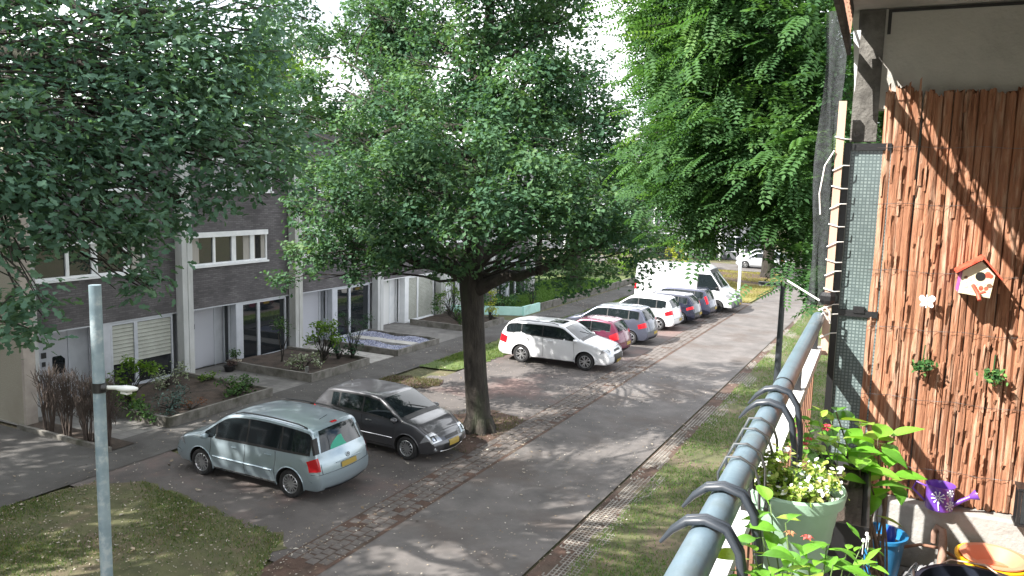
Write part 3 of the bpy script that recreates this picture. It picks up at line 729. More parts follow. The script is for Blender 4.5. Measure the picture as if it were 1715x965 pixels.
    q = MB(); p0 = c.surf(c.k_at(cowl-.08, hood+.06), .45, .02); p1 = c.surf(c.k_at(cowl-.35, hood+.18), -.25, .02); q.tube([p0, p1], .008, 5); q.build('front_wiper', black, c.root)
    c.mirrors(cowl-.22, c.zbelt(cowl-.2)+.06)
    c.strip('sill_trim', [(x, .29) for x in np.linspace(c.ax[1]+.42, c.ax[0]-.42, 8)], black, .02, off=-.008)
    if seams: c.seams(seams)

def mpv(name, label, col, L=4.47, W=1.80, H=1.63):
    c = Car(name, label, 'car', 'parked cars', L, W, H, 2.70, .92, .32,
            [(-2.10, .25), (-2.2, .33), (-2.235, .50), (-2.22, .70), (-2.17, .92), (-2.11, 1.02), (-1.99, 1.34), (-1.93, 1.50), (-1.86, 1.565), (-1.4, 1.615), (-.5, 1.645), (.2, 1.615), (.55, 1.54), (.72, 1.45),
             (1.25, 1.10), (1.42, 1.03), (1.7, .96), (1.98, .86), (2.14, .73), (2.225, .55), (2.235, .42), (2.2, .30), (2.08, .22)], (1.02, .93), col, tum=.22, fc=.16)
    c.rearglass = (-2.10, 1.06); c.rplate = .74
    return c
# silver MPV, nose towards the houses
silver = paint('silver', (.32, .395, .44), .5, .28)
c = mpv('parked_car', 'silver people carrier with roof rails and a green bag behind its rear window', silver)
std(c, 1.63, 1.30, .62, -1.92, 1.0, .82, 1.04, brk=[-1.93, -1.12, -.13, .82, 1.18], tk=(.70, 1.06), tv=(1.25, 2.42), seams=(-.98, -.08, .98), hv=(.7, 2.35))
c.handles((-.78, .22)); c.fit_wheels(7, twin=True)
c.strip('door_moulding', [(x, .56) for x in np.linspace(-.9, .9, 8)], silver, .022, off=.004)
for s in (1, -1):
    b = MB(); xs = np.linspace(-1.75, .35, 10); b.tube([(x, s*(float(c.Wf(x, 1.5))-.05), c.ztop(x)+.012+.03*(0 < i < 9)) for i, x in enumerate(xs)], .016, 6); b.build('roof_rail', black, c.root, smooth=60)
k0 = c.k_at(-2.10, 1.09); bagm = mat('green_bag', (.02, .30, .20), rough=.5, bump=.5, bscale=14)
kt = c.k_at(-1.99, 1.36)
c.patch('bag', k0, k0+(kt-k0)*.8, 0, 1, bagm, .012, 6, 8, parent=c.root, shape=lambda t: (-.10+.22*t-.1*t*t, .58-.40*t*t))
c.patch('pillar_trim', k0, kt+.5, .97, 2.02, black, .012, 6, 8, mirror=True)
k = c.k_at(-1.88, 1.55); c.patch('brake_light', k-.3, k+.6, -.14, .14, red_l, .012, 2, 6)
b = MB(); b.tube([(-1.55, .1, 1.6), (-1.78, .1, 1.75)], .006, 6); b.build('antenna', black, c.root)
k = c.k_at(-2.2, .86); b = MB(); p = c.surf(k, 0, .006); b.lathe([(.055, 0), (.055, .012), (.042, .012), (.042, 0)], (0, 0, 0), 20); b.tube([(-.055, 0, .006), (.0, .012, .006), (.0, -.012, .006), (.055, 0, .006)], .007, 6)
b.v = [(p[0]-v[2], p[1]+v[0], p[2]+v[1]) for v in b.v]; b.build('badge', chrome, c.root)
b = MB(); k = c.k_at(-2.2, .80); b.tube([c.surf(k, v, .01) for v in np.linspace(-.5, .5, 8)], .012, 6); b.build('tailgate_grip', silver, c.root, smooth=60)
c.place(-13.19, 13.66, math.pi)

# graphite hatchback nose to the road
gr = paint('graphite', (.07, .071, .078), .5, .28)
c = Car('parked_car', 'graphite grey hatchback nosed up to the paved strip beside the oak trunk', 'car', 'parked cars', 4.03, 1.71, 1.49, 2.575, .80, .305,
        hatch_prof(4.03, 1.49, .70, .98, 1.08, .32, -1.52, .96, hatch_x=-1.92), (1.02, .90), gr, tum=.30, fc=.20)
c.rearglass = (-1.88, 1.0); c.rplate = .72
std(c, 1.49, 1.08, .32, -1.52, .96, .70, .98, brk=[-1.30, -1.02, -.22, .95], tk=(.72, 1.0), tv=(1.2, 2.5), seams=(-1.0, -.20, .88), hv=(.64, 2.45))
c.handles((-.80, .03), chrome); c.fit_wheels(13, wide=.03); c.strip('door_moulding', [(x, .52) for x in np.linspace(-.9, .8, 8)], chrome, .010, off=.004)
for s in (1, -1):
    k = c.k_at(1.98, .40); p = c.surf(k, s*1.0, .0); b = MB(); b.lathe([(.0, .012), (.05, .012), (.06, .0), (.06, -.03)], (0, 0, 0), 16); b.v = [(p[0]+v[2], p[1]+v[0], p[2]+v[1]) for v in b.v]; b.build('fog_light', clear_l, c.root, smooth=40)
b = MB(); k = c.k_at(2.0, .29); b.tube([c.surf(k, v, .012) for v in np.linspace(-.75, .75, 10)], .016, 6); b.build('lip_trim', chrome, c.root, smooth=60)
b = MB(); b.tube([(-1.25, .0, 1.47), (-1.42, .0, 1.72)], .005, 6); b.build('antenna', black, c.root)
c.place(-12.20, 16.98, R(-3))

# white SUV
wh = paint('white', (.60, .61, .63), 0, .3)
c = Car('parked_car', 'white sport utility car with black roof rails, nearest of the far row', 'car', 'parked cars', 4.66, 1.80, 1.67, 2.67, .97, .345,
        hatch_prof(4.66, 1.64, .86, 1.09, 1.18, .42, -1.92, 1.12, .27, hatch_x=-2.2), (1.15, 1.02), wh, tum=.24, fc=.15)
c.rearglass = (-2.15, 1.16); c.rplate = .85
std(c, 1.64, 1.18, .42, -1.92, 1.12, .86, 1.09, brk=[-2.0, -1.33, -.42, .98], tk=(.85, 1.12), tv=(1.0, 2.5), seams=(-1.22, -.38, .92), hv=(.72, 2.4))
c.handles((-1.0, -.05)); c.fit_wheels(5, twin=True, wide=.07)
for s in (1, -1):
    b = MB(); xs = np.linspace(-1.75, .2, 10); b.tube([(x, s*(float(c.Wf(x, 1.5))-.05), c.ztop(x)+.01+.03*(0 < i < 9)) for i, x in enumerate(xs)], .015, 6); b.build('roof_rail', black, c.root, smooth=60)
k0, k1 = c.k_at(.25, 1.62), c.k_at(-.35, 1.64); c.patch('sunroof', k1, k0, -.55, .55, carglass, .004, 4, 8)
c.place(-12.30, 28.60, R(1))

def small(label, paint_, L, W, H, x, y, rz, doors=(-1.0, -.15, .85), hood=.98, nose=.72, tk=None, tv=(1.0, 2.6), spokes=6, tailz=1.0, wb=None, hatch=None, brk=None, rimm=None, wr=.31, zb=.22, cowl=None, header=None, tow=False):
    wb = wb or L*.61; h = L/2; cowl = cowl or h-1.0; header = header or cowl-.75; rend = -h+.42
    c = Car('parked_car', label, 'car', 'parked cars', L, W, H, wb, L*.2, wr, hatch_prof(L, H, nose, hood, cowl, header, rend, tailz, zb, hatch_x=hatch or -h+.12), (hood+.06, hood-.07), paint_, tum=.27, fc=.18, rc=.12)
    c.rearglass = (-h+.15, tailz+.05); c.rplate = .55
    std(c, H, cowl, header, rend, tailz, nose, hood, brk=brk or [rend+.02, rend+.5, -.2, cowl-.22], tk=tk or (tailz-.3, tailz-.02), tv=tv, seams=doors)
    c.handles([d+.18 for d in doors[:-1]]); c.fit_wheels(spokes, rimm=rimm)
    k = c.k_at(rend+.08, H-.05); c.patch('spoiler', k-1.5, k+2, -.9, .9, paint_, .02, 3, 8)
    k0 = c.k_at(-h+.16, tailz+.02); b = MB(); b.bar(c.surf(k0, 0, .016), c.surf(k0+3, .35, .016), .02, .012); b.build('rear_wiper', black, c.root)
    b = MB(); b.tube([(rend+.2, 0, H-.03), (rend+.02, 0, H+.15)], .005, 6); b.build('antenna', black, c.root)
    if tow:
        b = MB(); b.tube([(-h+.02, 0, .3), (-h-.10, 0, .32), (-h-.10, 0, .42)], .02, 8); b.build('tow_bar', black, c.root)
    c.place(x, y, rz); return c
mar = paint('maroon', (.13, .025, .055), .3, .25); blue = paint('blue_grey', (.10, .11, .15), .5, .28); navy = paint('navy', (.022, .025, .045), .4, .22); drk = paint('dark_blue', (.05, .055, .09), .45, .25)
small('small maroon hatchback between the white and the blue grey car, red lamps high', mar, 3.62, 1.66, 1.49, -12.35, 31.42, math.pi, doors=(-.62, .9), brk=[-1.36, -.5, .62], tailz=.98, tk=(.82, 1.06))
small('blue grey compact people carrier with a tow bar, behind the maroon hatchback', blue, 4.25, 1.80, 1.62, -12.45, 34.50, math.pi, hood=1.06, nose=.8, tailz=1.05, tk=(.85, 1.10), tow=True)
small('white hatchback with red lamps parked between the grey and the navy car', wh, 4.10, 1.77, 1.60, -12.40, 38.75, math.pi, hood=1.03, nose=.78, tailz=1.04, tk=(.86, 1.1), spokes=5)
small('navy hatchback with white wheel covers behind the white hatchback', navy, 4.05, 1.73, 1.50, -12.0, 41.3, math.pi, tk=(.84, 1.04), rimm=mat('wheel_cover', (.7, .71, .73), rough=.4), spokes=9)
small('dark estate car with tall red lamps tucked beside the white van', drk, 4.5, 1.79, 1.55, -12.0, 43.75, math.pi, tk=(.85, 1.36), tv=(1.5, 2.15), tailz=.95)
far_s = paint('far_silver', (.50, .52, .55), .3, .3)
small('silver saloon on the cross street beyond the dry lawn', far_s, 4.35, 1.77, 1.48, -12.6, 74.8, math.pi)
small('silver hatchback half hidden behind the far silver saloon', far_s, 4.1, 1.75, 1.5, -13.6, 79.2, math.pi)

# white panel van
vw = paint('van_white', (.50, .51, .54), 0, .32)
L = 5.98; h = L/2
c = Car('parked_van', 'tall white panel van with grey bumper standing at the end of the row', 'van', None, L, 2.02, 2.58, 3.64, 1.0, .345,
        [(-h+.1, .32), (-h+.02, .45), (-h, .62), (-h, 1.5), (-h+.03, 2.4), (-h+.10, 2.54), (-h+.4, 2.58), (0, 2.60), (1.0, 2.59), (1.25, 2.54), (1.42, 2.42), (1.58, 2.18), (2.18, 1.40), (2.34, 1.27), (2.62, 1.14), (2.82, 1.0), (2.93, .82), (h, .58), (h, .44), (h-.05, .34), (h-.15, .3)],
        (1.30, 1.18), vw, tum=.10, fc=.12, rc=.02, r=.08, bow=.08)
k0, k1 = c.k_at(1.58, 2.2), c.k_at(2.18, 1.42)
c.patch('windscreen', k0, k1, -1, 1, carglass, .008, 10, 14); c.patch('sun_visor_band', c.k_at(1.44, 2.4), k0, -1, 1, black, .006, 4, 10)
zt = lambda x: min(2.12, c.ztop(x)-.10)
c.side('window_trim', np.linspace(.78, 2.05, 20), lambda x: c.zbelt(x)+.04, lambda x: zt(x)+.015, black, .003); c.side('side_window', np.linspace(.84, 1.98, 20), lambda x: c.zbelt(x)+.06, zt, carglass, .006)
c.patch('headlight', c.k_at(2.55, 1.16), c.k_at(2.9, .90), .62, 2.3, clear_l, .008, 6, 10, mirror=True)
c.patch('tail_light', c.k_at(-h, .95), c.k_at(-h, 1.45), 1.3, 2.1, red_l, .008, 5, 6, mirror=True)
gbm = mat('bumper_grey', (.06, .065, .075), rough=.6)
c.patch('front_bumper', c.k_at(2.95, .74), c.k_at(h-.12, .31), -2.6, 2.6, gbm, .01, 8, 30); c.patch('upper_grille', c.k_at(2.86, .95), c.k_at(2.93, .80), -.55, .55, black, .012, 3, 8)
c.side('side_trim', np.linspace(-1.15, 1.45, 20), .52, .64, gbm, .012); c.side('sill_trim', np.linspace(-1.15, 1.45, 20), .33, .40, gbm, .004)
c.seams((.72, 1.98), .42); c.seams((-.55,), .42, 2.3); c.mirrors(1.95, 1.42, black); c.handles((.95,), black, 1.12); c.fit_wheels(10, rimm=black, wide=.03)
k = c.k_at(h, .5); c.patch('number_plate', k-.6, k+.6, -.3, .3, plate_y, .02, 2, 6)
c.place(-11.95, 46.55, R(-2))

# ---------------------------------------------------------------- trees
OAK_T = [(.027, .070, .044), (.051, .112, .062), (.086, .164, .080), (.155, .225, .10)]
DKOAK_T = [(.014, .040, .022), (.026, .066, .032), (.042, .092, .042)]
PIN_T = [(.028, .070, .030), (.048, .112, .042), (.080, .165, .058), (.15, .26, .085)]
YEL_T = [(.05, .11, .02), (.10, .18, .03), (.17, .25, .05)]
def leaf_mat(name, tone, trans=.3, rough=.65): return mat(name, tone[0], rough=rough, tone=tone, trans=trans, spec=.16)
oak_leaf = leaf_mat('oak_leaf', OAK_T); dk_leaf = leaf_mat('dark_oak_leaf', DKOAK_T); pin_leaf = leaf_mat('feather_leaf', PIN_T, .4); yel_leaf = leaf_mat('fresh_leaf', YEL_T, .4)
OAK2 = (np.array([(0, 0, 0), (.35, .12, .03), (.6, .32, .05), (1, 0, -.06), (.6, -.32, .05), (.35, -.12, .03)]), [(0, 1, 2, 3), (0, 3, 4, 5)])
def tree(name, label, base, trunk, radii, clumps, m_, tpl=OAK2, size=(.11, .17), per=38, cluster=8, spread=.17, group=None, limbs=None, limb_r=.12, extra=(), cat='tree', jitter=True, out=None, sub=7, twigs=0):
    root = thing(name, label, cat, base, group)
    t = MB(); t.tube(trunk, radii, 14, jit=.05)
    x, y, z = trunk[0]
    for i in range(7):                                   # root flare
        a = i*.9; t.tube([(x+radii[0]*.55*math.cos(a), y+radii[0]*.55*math.sin(a), z+.45), (x+radii[0]*1.15*math.cos(a), y+radii[0]*1.15*math.sin(a), z+.02), (x+radii[0]*1.6*math.cos(a), y+radii[0]*1.6*math.sin(a), z-.1)], [radii[0]*.45, radii[0]*.3, .05], 6)
    t.build('trunk', bark, root, smooth=60)
    k = 0
    for a, c, r in extra:
        b = MB(); p = limb_path(a, c, .04, 8, .10); b.tube(p, np.linspace(r, r*.4, 8), 9, jit=.05); b.build('limb', bark, root, smooth=60)
    tk = [Vector(p) for p in trunk]
    tw = MB()
    for c in (clumps if limbs is None else clumps[:limbs]):
        cz = Vector(c[:3]); src = min(tk[4 if len(tk) > 6 else 3:], key=lambda p: abs(p.z-(cz.z-.45*(cz-p).xy.length))+.15*(p-cz).length)
        r = limb_r*(.6+.25*c[3]); p = limb_path(src, cz, .05, 9, .10); tw.tube(p, np.linspace(r, r*.22, 9), 7, jit=.05)
        for _ in range(5+twigs):
            q = Vector(sphere_pts(1)[0])*c[3]*.9; q.z = abs(q.z)*.5*random.choice((1, 1, -.5)); s = p[random.choice((4, 5, 6, 7, 8))]; tw.tube(limb_path(s, cz+q, .03, 5, .10), np.linspace(r*.32, r*.05+.004, 5), 5)
    tw.build('branches', bark, root, smooth=60)
    P, N = crown_points(clumps, per, cluster, spread, sub)
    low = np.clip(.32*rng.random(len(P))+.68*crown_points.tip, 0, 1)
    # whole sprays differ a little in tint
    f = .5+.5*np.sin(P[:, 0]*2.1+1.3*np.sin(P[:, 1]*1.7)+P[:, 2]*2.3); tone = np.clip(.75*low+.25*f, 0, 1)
    dirs = None
    if out:
        dirs = out(P, N); dirs = dirs/np.linalg.norm(dirs, axis=1, keepdims=True); upv = np.array((0, 0, 1.)); N = upv-dirs*dirs[:, 2:3]+rng.normal(size=P.shape)*.28
    me = leaf_mesh('crown', P, N, rng.uniform(size[0], size[1], len(P)), tpl, m_, tone, dirs=dirs, off=base)
    link(bpy.data.objects.new('crown', me), root, kind='stuff')
    return root
# the oak in front
oc = [(*(-14.839, 18.000, 6.452), 1.6), (*(-16.000, 18.600, 7.118), 1.1), (*(-15.508, 18.400, 4.776), .85), (*(-17.609, 19.500, 7.579), .95), (*(-14.680, 18.600, 4.166), .55), (*(-17.463, 18.900, 4.718), .6), (*(-7.760, 20.400, 8.707), 1.0), (*(-6.954, 20.200, 7.143), 1.1), (*(-12.602, 17.200, 6.982), 1.6), (*(-15.338, 18.600, 5.390), 1.2), (*(-12.889, 17.600, 5.871), 1.4), (*(-10.739, 16.600, 7.005), 1.7), (*(-11.737, 17.600, 5.607), 1.3), (*(-8.973, 16.400, 7.035), 1.75), (*(-9.494, 16.800, 6.037), 1.35),
      (*(-7.931, 16.800, 6.789), 1.6), (*(-8.497, 17.400, 5.630), 1.2), (*(-7.294, 17.800, 6.528), 1.5), (*(-6.563, 19.200, 6.095), 1.3), (*(-7.581, 19.000, 5.450), 1.2), (*(-6.645, 20.000, 5.448), 1.0), (*(-16.511, 18.900, 4.591), .75, .9), (*(-14.838, 18.800, 4.526), .7, .8), (*(-17.628, 18.800, 3.781), .55, 1.0),
      (*(-13.408, 18.600, 4.806), .7), (*(-8.289, 20.000, 4.381), .7), (*(-6.435, 20.400, 5.122), .7, 1.2), (*(-10.358, 20.500, 4.176), .6), (*(-11.776, 18.400, 4.840), .8), (*(-8.130, 18.400, 4.999), .9), (*(-7.663, 20.600, 4.620), .6, .9),
      (*(-9.266, 18.400, 9.300), 1.5), (*(-10.237, 18.000, 8.840), 1.3), (*(-8.534, 19.000, 8.900), 1.4), (*(-7.847, 19.600, 8.187), 1.2), (*(-11.651, 18.400, 9.063), 1.2), (*(-13.519, 19.000, 9.004), 1.2), (*(-15.468, 19.600, 8.221), 1.1), (*(-8.866, 18.000, 8.089), 1.4), (*(-12.166, 18.200, 7.959), 1.2), (*(-8.655, 19.200, 9.822), 1.0),
      (*(-10.047, 19.500, 11.153), 1.7), (*(-8.807, 20.200, 11.353), 1.3), (*(-12.198, 20.000, 11.223), 1.4), (*(-13.877, 20.400, 10.366), .9), (*(-13.685, 20.400, 12.068), 1.2), (*(-11.186, 19.500, 13.242), 2.2), (*(-9.128, 20.000, 13.155), 2.0), (*(-13.509, 19.800, 13.893), 1.8), (-10.6, 20, 15.2, 2.4), (-12.8, 20.5, 14.4, 2.0), (-8.6, 20.6, 14.6, 1.9),
      (-10.8, 22.6, 8.2, 1.9), (-13.2, 22.2, 7.4, 1.6), (-8.2, 22.4, 7.0, 1.6), (-10.5, 22.6, 11.5, 2.0), (-6.8, 21.4, 7.2, 1.3), (-15.6, 20.8, 6.6, 1.3), (-16.8, 22.3, 7.4, 1.5), (-15.3, 23.2, 6.8, 1.4), (-17.4, 21.6, 8.8, 1.4), (*(-10.391, 18.200, 10.643), 1.2), (*(-10.166, 18.200, 12.077), 1.5), (*(-17.455, 20.600, 9.616), 1.1), (*(-19.212, 20.600, 10.243), 1.0), (*(-18.102, 20.200, 8.838), 1.1), (*(-18.870, 19.800, 8.533), .8), (*(-15.946, 20.800, 10.330), .9), (*(-20.168, 20.800, 11.672), .9), (*(-15.721, 20.800, 12.124), .8), (*(-16.506, 19.600, 6.953), .9), (*(-17.117, 19.200, 6.017), .8), (*(-14.308, 18.400, 4.935), .8), (*(-13.761, 18.800, 4.511), .6), (*(-10.748, 17.800, 4.871), .6)]
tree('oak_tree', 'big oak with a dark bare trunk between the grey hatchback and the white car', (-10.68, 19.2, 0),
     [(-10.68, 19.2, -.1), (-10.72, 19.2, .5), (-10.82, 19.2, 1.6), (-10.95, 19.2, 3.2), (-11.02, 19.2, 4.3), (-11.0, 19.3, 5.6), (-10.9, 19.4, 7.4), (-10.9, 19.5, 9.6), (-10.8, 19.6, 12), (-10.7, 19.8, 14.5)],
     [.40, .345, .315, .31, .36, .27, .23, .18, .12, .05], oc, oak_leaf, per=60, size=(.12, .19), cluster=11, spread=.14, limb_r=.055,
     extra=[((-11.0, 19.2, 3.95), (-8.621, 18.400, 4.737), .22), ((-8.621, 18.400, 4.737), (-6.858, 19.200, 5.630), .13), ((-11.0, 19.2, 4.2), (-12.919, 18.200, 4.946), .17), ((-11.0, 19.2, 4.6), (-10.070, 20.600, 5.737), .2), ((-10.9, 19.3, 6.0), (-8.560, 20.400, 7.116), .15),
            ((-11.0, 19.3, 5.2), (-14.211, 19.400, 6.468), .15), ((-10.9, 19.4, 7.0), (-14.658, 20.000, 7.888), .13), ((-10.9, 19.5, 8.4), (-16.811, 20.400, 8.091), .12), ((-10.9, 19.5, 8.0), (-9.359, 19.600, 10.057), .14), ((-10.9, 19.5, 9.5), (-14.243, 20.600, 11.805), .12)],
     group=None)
# the tree whose boughs come in from the left
lc = [(-9.60, 6.05, 8.78, 1.00), (-9.57, 6.63, 8.82, 0.90), (-9.08, 6.90, 8.41, 1.00), (-8.80, 7.88, 9.01, 0.95), (-8.62, 8.66, 8.98, 0.95), (-8.56, 8.26, 8.43, 0.90), (-8.73, 7.51, 8.33, 0.90), (-8.53, 7.22, 7.70, 1.00), (-8.44, 7.92, 7.68, 1.00), (-8.36, 8.59, 7.40, 0.85), (-8.44, 8.46, 8.05, 0.80), (-8.41, 6.76, 7.30, 0.90), (-8.37, 7.44, 7.11, 0.90), (-8.46, 8.23, 6.98, 0.75), (-8.71, 6.68, 7.65, 0.80), (-8.70, 6.40, 6.93, 0.80), (-8.82, 5.88, 7.05, 0.80), (-8.87, 5.43, 6.96, 0.80), (-8.87, 5.40, 7.48, 0.70), (-8.43, 6.75, 6.72, 0.70), (-8.78, 5.55, 6.51, 0.65), (-8.64, 5.95, 6.51, 0.55), (-8.39, 6.46, 6.37, 0.50), (-8.36, 7.14, 6.58, 0.50), (-8.55, 5.13, 6.08, 0.60), (-8.41, 5.08, 5.65, 0.55), (-8.43, 4.95, 5.35, 0.45), (-8.37, 6.43, 5.94, 0.42), (-8.29, 6.47, 5.58, 0.32), (-8.68, 5.68, 6.18, 0.40), (-8.42, 6.08, 6.31, 0.36), (-9.57, 5.32, 8.00, 1.20), (-9.25, 4.96, 6.82, 1.10), (-8.57, 9.18, 7.87, 0.60), (-8.50, 9.03, 6.91, 0.50), (-9.87, 7.52, 9.09, 0.80), (-9.36, 6.76, 7.96, 0.50)]
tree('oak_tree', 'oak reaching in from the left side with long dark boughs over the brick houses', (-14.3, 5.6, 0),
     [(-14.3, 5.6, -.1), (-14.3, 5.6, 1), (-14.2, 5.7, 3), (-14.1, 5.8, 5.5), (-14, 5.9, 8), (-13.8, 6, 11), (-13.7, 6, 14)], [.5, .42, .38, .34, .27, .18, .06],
     lc+[(-13.8, 6, 12.5, 2.2), (-11, 5.5, 11.5, 1.9), (-15.5, 7.5, 11, 2.0), (-16, 4.5, 10, 2.0), (-12.5, 3.5, 9.5, 2.0), (-13, 5, 15, 2.2), (-10.5, 8, 11.6, 1.5), (-9.5, 4, 9.8, 1.4), (-16.3, 6.2, 7.5, 1.5), (-15.5, 12, 9.6, 1.7), (-14.2, 13.4, 9.0, 1.4), (-16.8, 10.4, 11, 1.9), (-13.2, 14, 10.6, 1.5), (-17.6, 12.6, 8.4, 1.4), (-12.4, 11.5, 11.5, 1.6)], leaf_mat('hazy_oak_leaf', [(.040, .088, .062), (.065, .13, .09), (.10, .18, .122), (.15, .235, .14)]), tpl=OAK, size=(.10, .155), per=50, cluster=7, spread=.14, limb_r=.06, sub=8, twigs=2,  # leaf tones lifted and greyed to paint haze over this crown
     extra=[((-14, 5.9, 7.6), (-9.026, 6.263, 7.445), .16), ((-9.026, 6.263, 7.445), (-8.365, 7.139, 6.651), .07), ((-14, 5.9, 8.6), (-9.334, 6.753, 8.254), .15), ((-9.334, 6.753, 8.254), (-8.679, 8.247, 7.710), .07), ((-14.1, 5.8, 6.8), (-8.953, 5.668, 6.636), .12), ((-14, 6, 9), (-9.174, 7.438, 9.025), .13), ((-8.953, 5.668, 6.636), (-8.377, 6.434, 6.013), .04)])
# the feather-leaved tree on the right
rc = [(-3.56, 12.22, 9.56, 0.80), (-2.94, 11.91, 9.29, 1.00), (-2.20, 11.59, 9.10, 1.00), (-1.52, 11.22, 8.92, 1.00), (-3.44, 12.60, 8.82, 0.75), (-2.84, 12.07, 8.46, 0.90), (-2.09, 11.73, 8.31, 1.00), (-1.48, 11.34, 8.10, 1.00), (-3.24, 12.03, 7.86, 0.80), (-3.54, 12.50, 7.48, 0.65), (-2.54, 11.71, 7.58, 0.90), (-1.82, 11.34, 7.47, 0.90), (-1.29, 11.42, 7.32, 0.80), (-2.97, 12.14, 7.26, 0.80), (-2.29, 11.77, 7.33, 0.90), (-1.65, 11.88, 7.34, 0.90), (-1.23, 11.94, 6.78, 0.70), (-3.24, 12.59, 6.76, 0.60), (-2.61, 12.22, 6.94, 0.75), (-2.03, 12.33, 6.96, 0.75), (-1.50, 12.40, 6.47, 0.65), (-2.94, 12.65, 6.21, 0.35), (-1.18, 11.39, 5.86, 0.36), (-1.12, 11.90, 5.86, 0.50), (-2.52, 11.37, 9.78, 1.10), (-1.76, 11.52, 9.75, 1.10), (-3.56, 12.10, 10.05, 1.00), (-4.02, 13.93, 7.10, 0.70), (-4.28, 15.15, 9.76, 1.30), (-3.13, 14.96, 9.45, 1.40), (-2.16, 14.66, 9.25, 1.40), (-4.06, 15.39, 8.57, 1.20), (-2.89, 15.16, 8.31, 1.40), (-1.91, 14.83, 8.06, 1.30), (-3.57, 15.08, 7.33, 1.20), (-2.46, 14.79, 7.46, 1.30), (-1.61, 14.41, 7.26, 1.10), (-4.00, 15.49, 7.02, 1.00), (-3.24, 14.64, 7.11, 1.00), (-2.54, 14.28, 6.96, 1.00), (-1.81, 13.88, 6.93, 1.00), (-1.31, 13.43, 6.40, 0.80), (-4.30, 15.41, 6.55, 0.80)]
def droop(P, N):
    d = P-np.array((-.8, 14.5, 0)); d[:, 2] = 0; d /= np.linalg.norm(d, axis=1, keepdims=True)+1e-6
    return d+rng.normal(size=d.shape)*.55+np.array((0, 0, -.35))
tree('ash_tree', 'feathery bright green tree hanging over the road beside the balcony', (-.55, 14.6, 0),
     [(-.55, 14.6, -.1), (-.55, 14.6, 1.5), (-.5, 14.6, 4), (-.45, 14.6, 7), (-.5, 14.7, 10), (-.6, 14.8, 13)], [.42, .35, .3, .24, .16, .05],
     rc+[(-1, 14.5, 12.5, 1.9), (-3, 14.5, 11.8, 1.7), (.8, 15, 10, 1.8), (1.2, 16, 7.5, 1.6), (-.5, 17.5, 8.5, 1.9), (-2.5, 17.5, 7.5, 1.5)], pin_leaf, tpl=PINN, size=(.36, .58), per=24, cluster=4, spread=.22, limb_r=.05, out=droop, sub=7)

def bg_tree(name, label, x, y, h, z0, r, n, m_, per=9, size=(.28, .45), group='trees behind the houses', flat=.8, tr=.3, seed=None):
    rs = random.Random(seed if seed is not None else x*7+y); cl = []
    for i in range(n):
        t = rs.random(); zz = z0+(h-z0)*t; rad = r*(.95-.55*abs(t-.4)/.6)*math.sqrt(rs.random()); a = rs.uniform(0, 6.28)
        cl.append((x+rad*math.cos(a), y+rad*math.sin(a), zz, r*rs.uniform(.28, .42), flat))
    return tree(name, label, (x, y, 0), [(x, y, -.1), (x+.1, y, h*.3), (x-.1, y+.1, h*.6), (x, y, h*.93)], [tr, tr*.8, tr*.5, .04], cl, m_, tpl=DIAM, size=size, per=per, cluster=6, spread=.35, limb_r=.045, group=group, sub=6)
GB = 'trees behind the houses'
bg_tree('oak_tree', 'tall tree with a forked trunk rising behind the middle houses', -36, 50, 23, 7.5, 6.5, 30, oak_leaf, tr=.55, per=14)
bg_tree('oak_tree', 'tree behind the roof of the house with the gravel terrace', -36, 37, 15, 6.5, 4.5, 20, yel_leaf, seed=5, per=12)
bg_tree('oak_tree', 'tall tree above the roof of the end house, seen through the left boughs', -37, 22, 15.5, 7, 4.6, 13, oak_leaf, seed=9)
bg_tree('oak_tree', 'dark tree in the gardens behind the oak, left of the strip of white sky', -20.6, 50, 15.5, 4.6, 4.6, 24, dk_leaf, per=13, size=(.2, .34), group=None, tr=.4, seed=3)
bg_tree('maple_tree', 'pale green tree beyond the garden lawn', -29, 62, 13.5, 4, 5, 16, yel_leaf, group=None, seed=4)
bg_tree('lime_tree', 'broad tree on the bare patch before the far silver car', -10.9, 67.5, 15.5, 5.2, 5.6, 22, dk_leaf, group=None, tr=.5, seed=8)
bg_tree('lime_tree', 'light green tree rising right of the cross street', -4.5, 64, 16, 4.5, 5.5, 18, pin_leaf, group=None, seed=12)
bg_tree('lime_tree', 'tree at the far left end of the cross street', -30, 96, 16, 3, 7, 16, yel_leaf, group='trees beyond the cross street', seed=14)
bg_tree('lime_tree', 'tree straight beyond the end of the road', -14, 104, 17, 2.5, 8, 18, oak_leaf, group='trees beyond the cross street', seed=15)
bg_tree('lime_tree', 'tree beyond the end of the road on its right side', -1, 98, 17, 2.5, 8, 18, yel_leaf, group='trees beyond the cross street', seed=16)
bg_tree('lime_tree', 'dark tree closing the view along the grass strip', -3.2, 42, 12.5, 3.6, 3.3, 14, dk_leaf, per=12, size=(.2, .34), group=None, seed=21)
# trees outside the view that keep the near street in shade
for i, (x, y, h, r) in enumerate(((-21, 1.5, 15, 5), (-13.5, -6, 16, 6), (-21, -8, 17, 6), (-8.5, -11, 15, 5), (-28.5, 1.5, 15, 5.5), (-30, -7, 17, 6), (-34, 6, 15, 5), (-28.5, 7.2, 14, 4.6))):
    bg_tree('oak_tree', 'unseen street oak shading the near street', x, y, h, 4.5, r, 22, oak_leaf, per=10, size=(.3, .45), group='street oaks behind the viewpoint', seed=30+i)

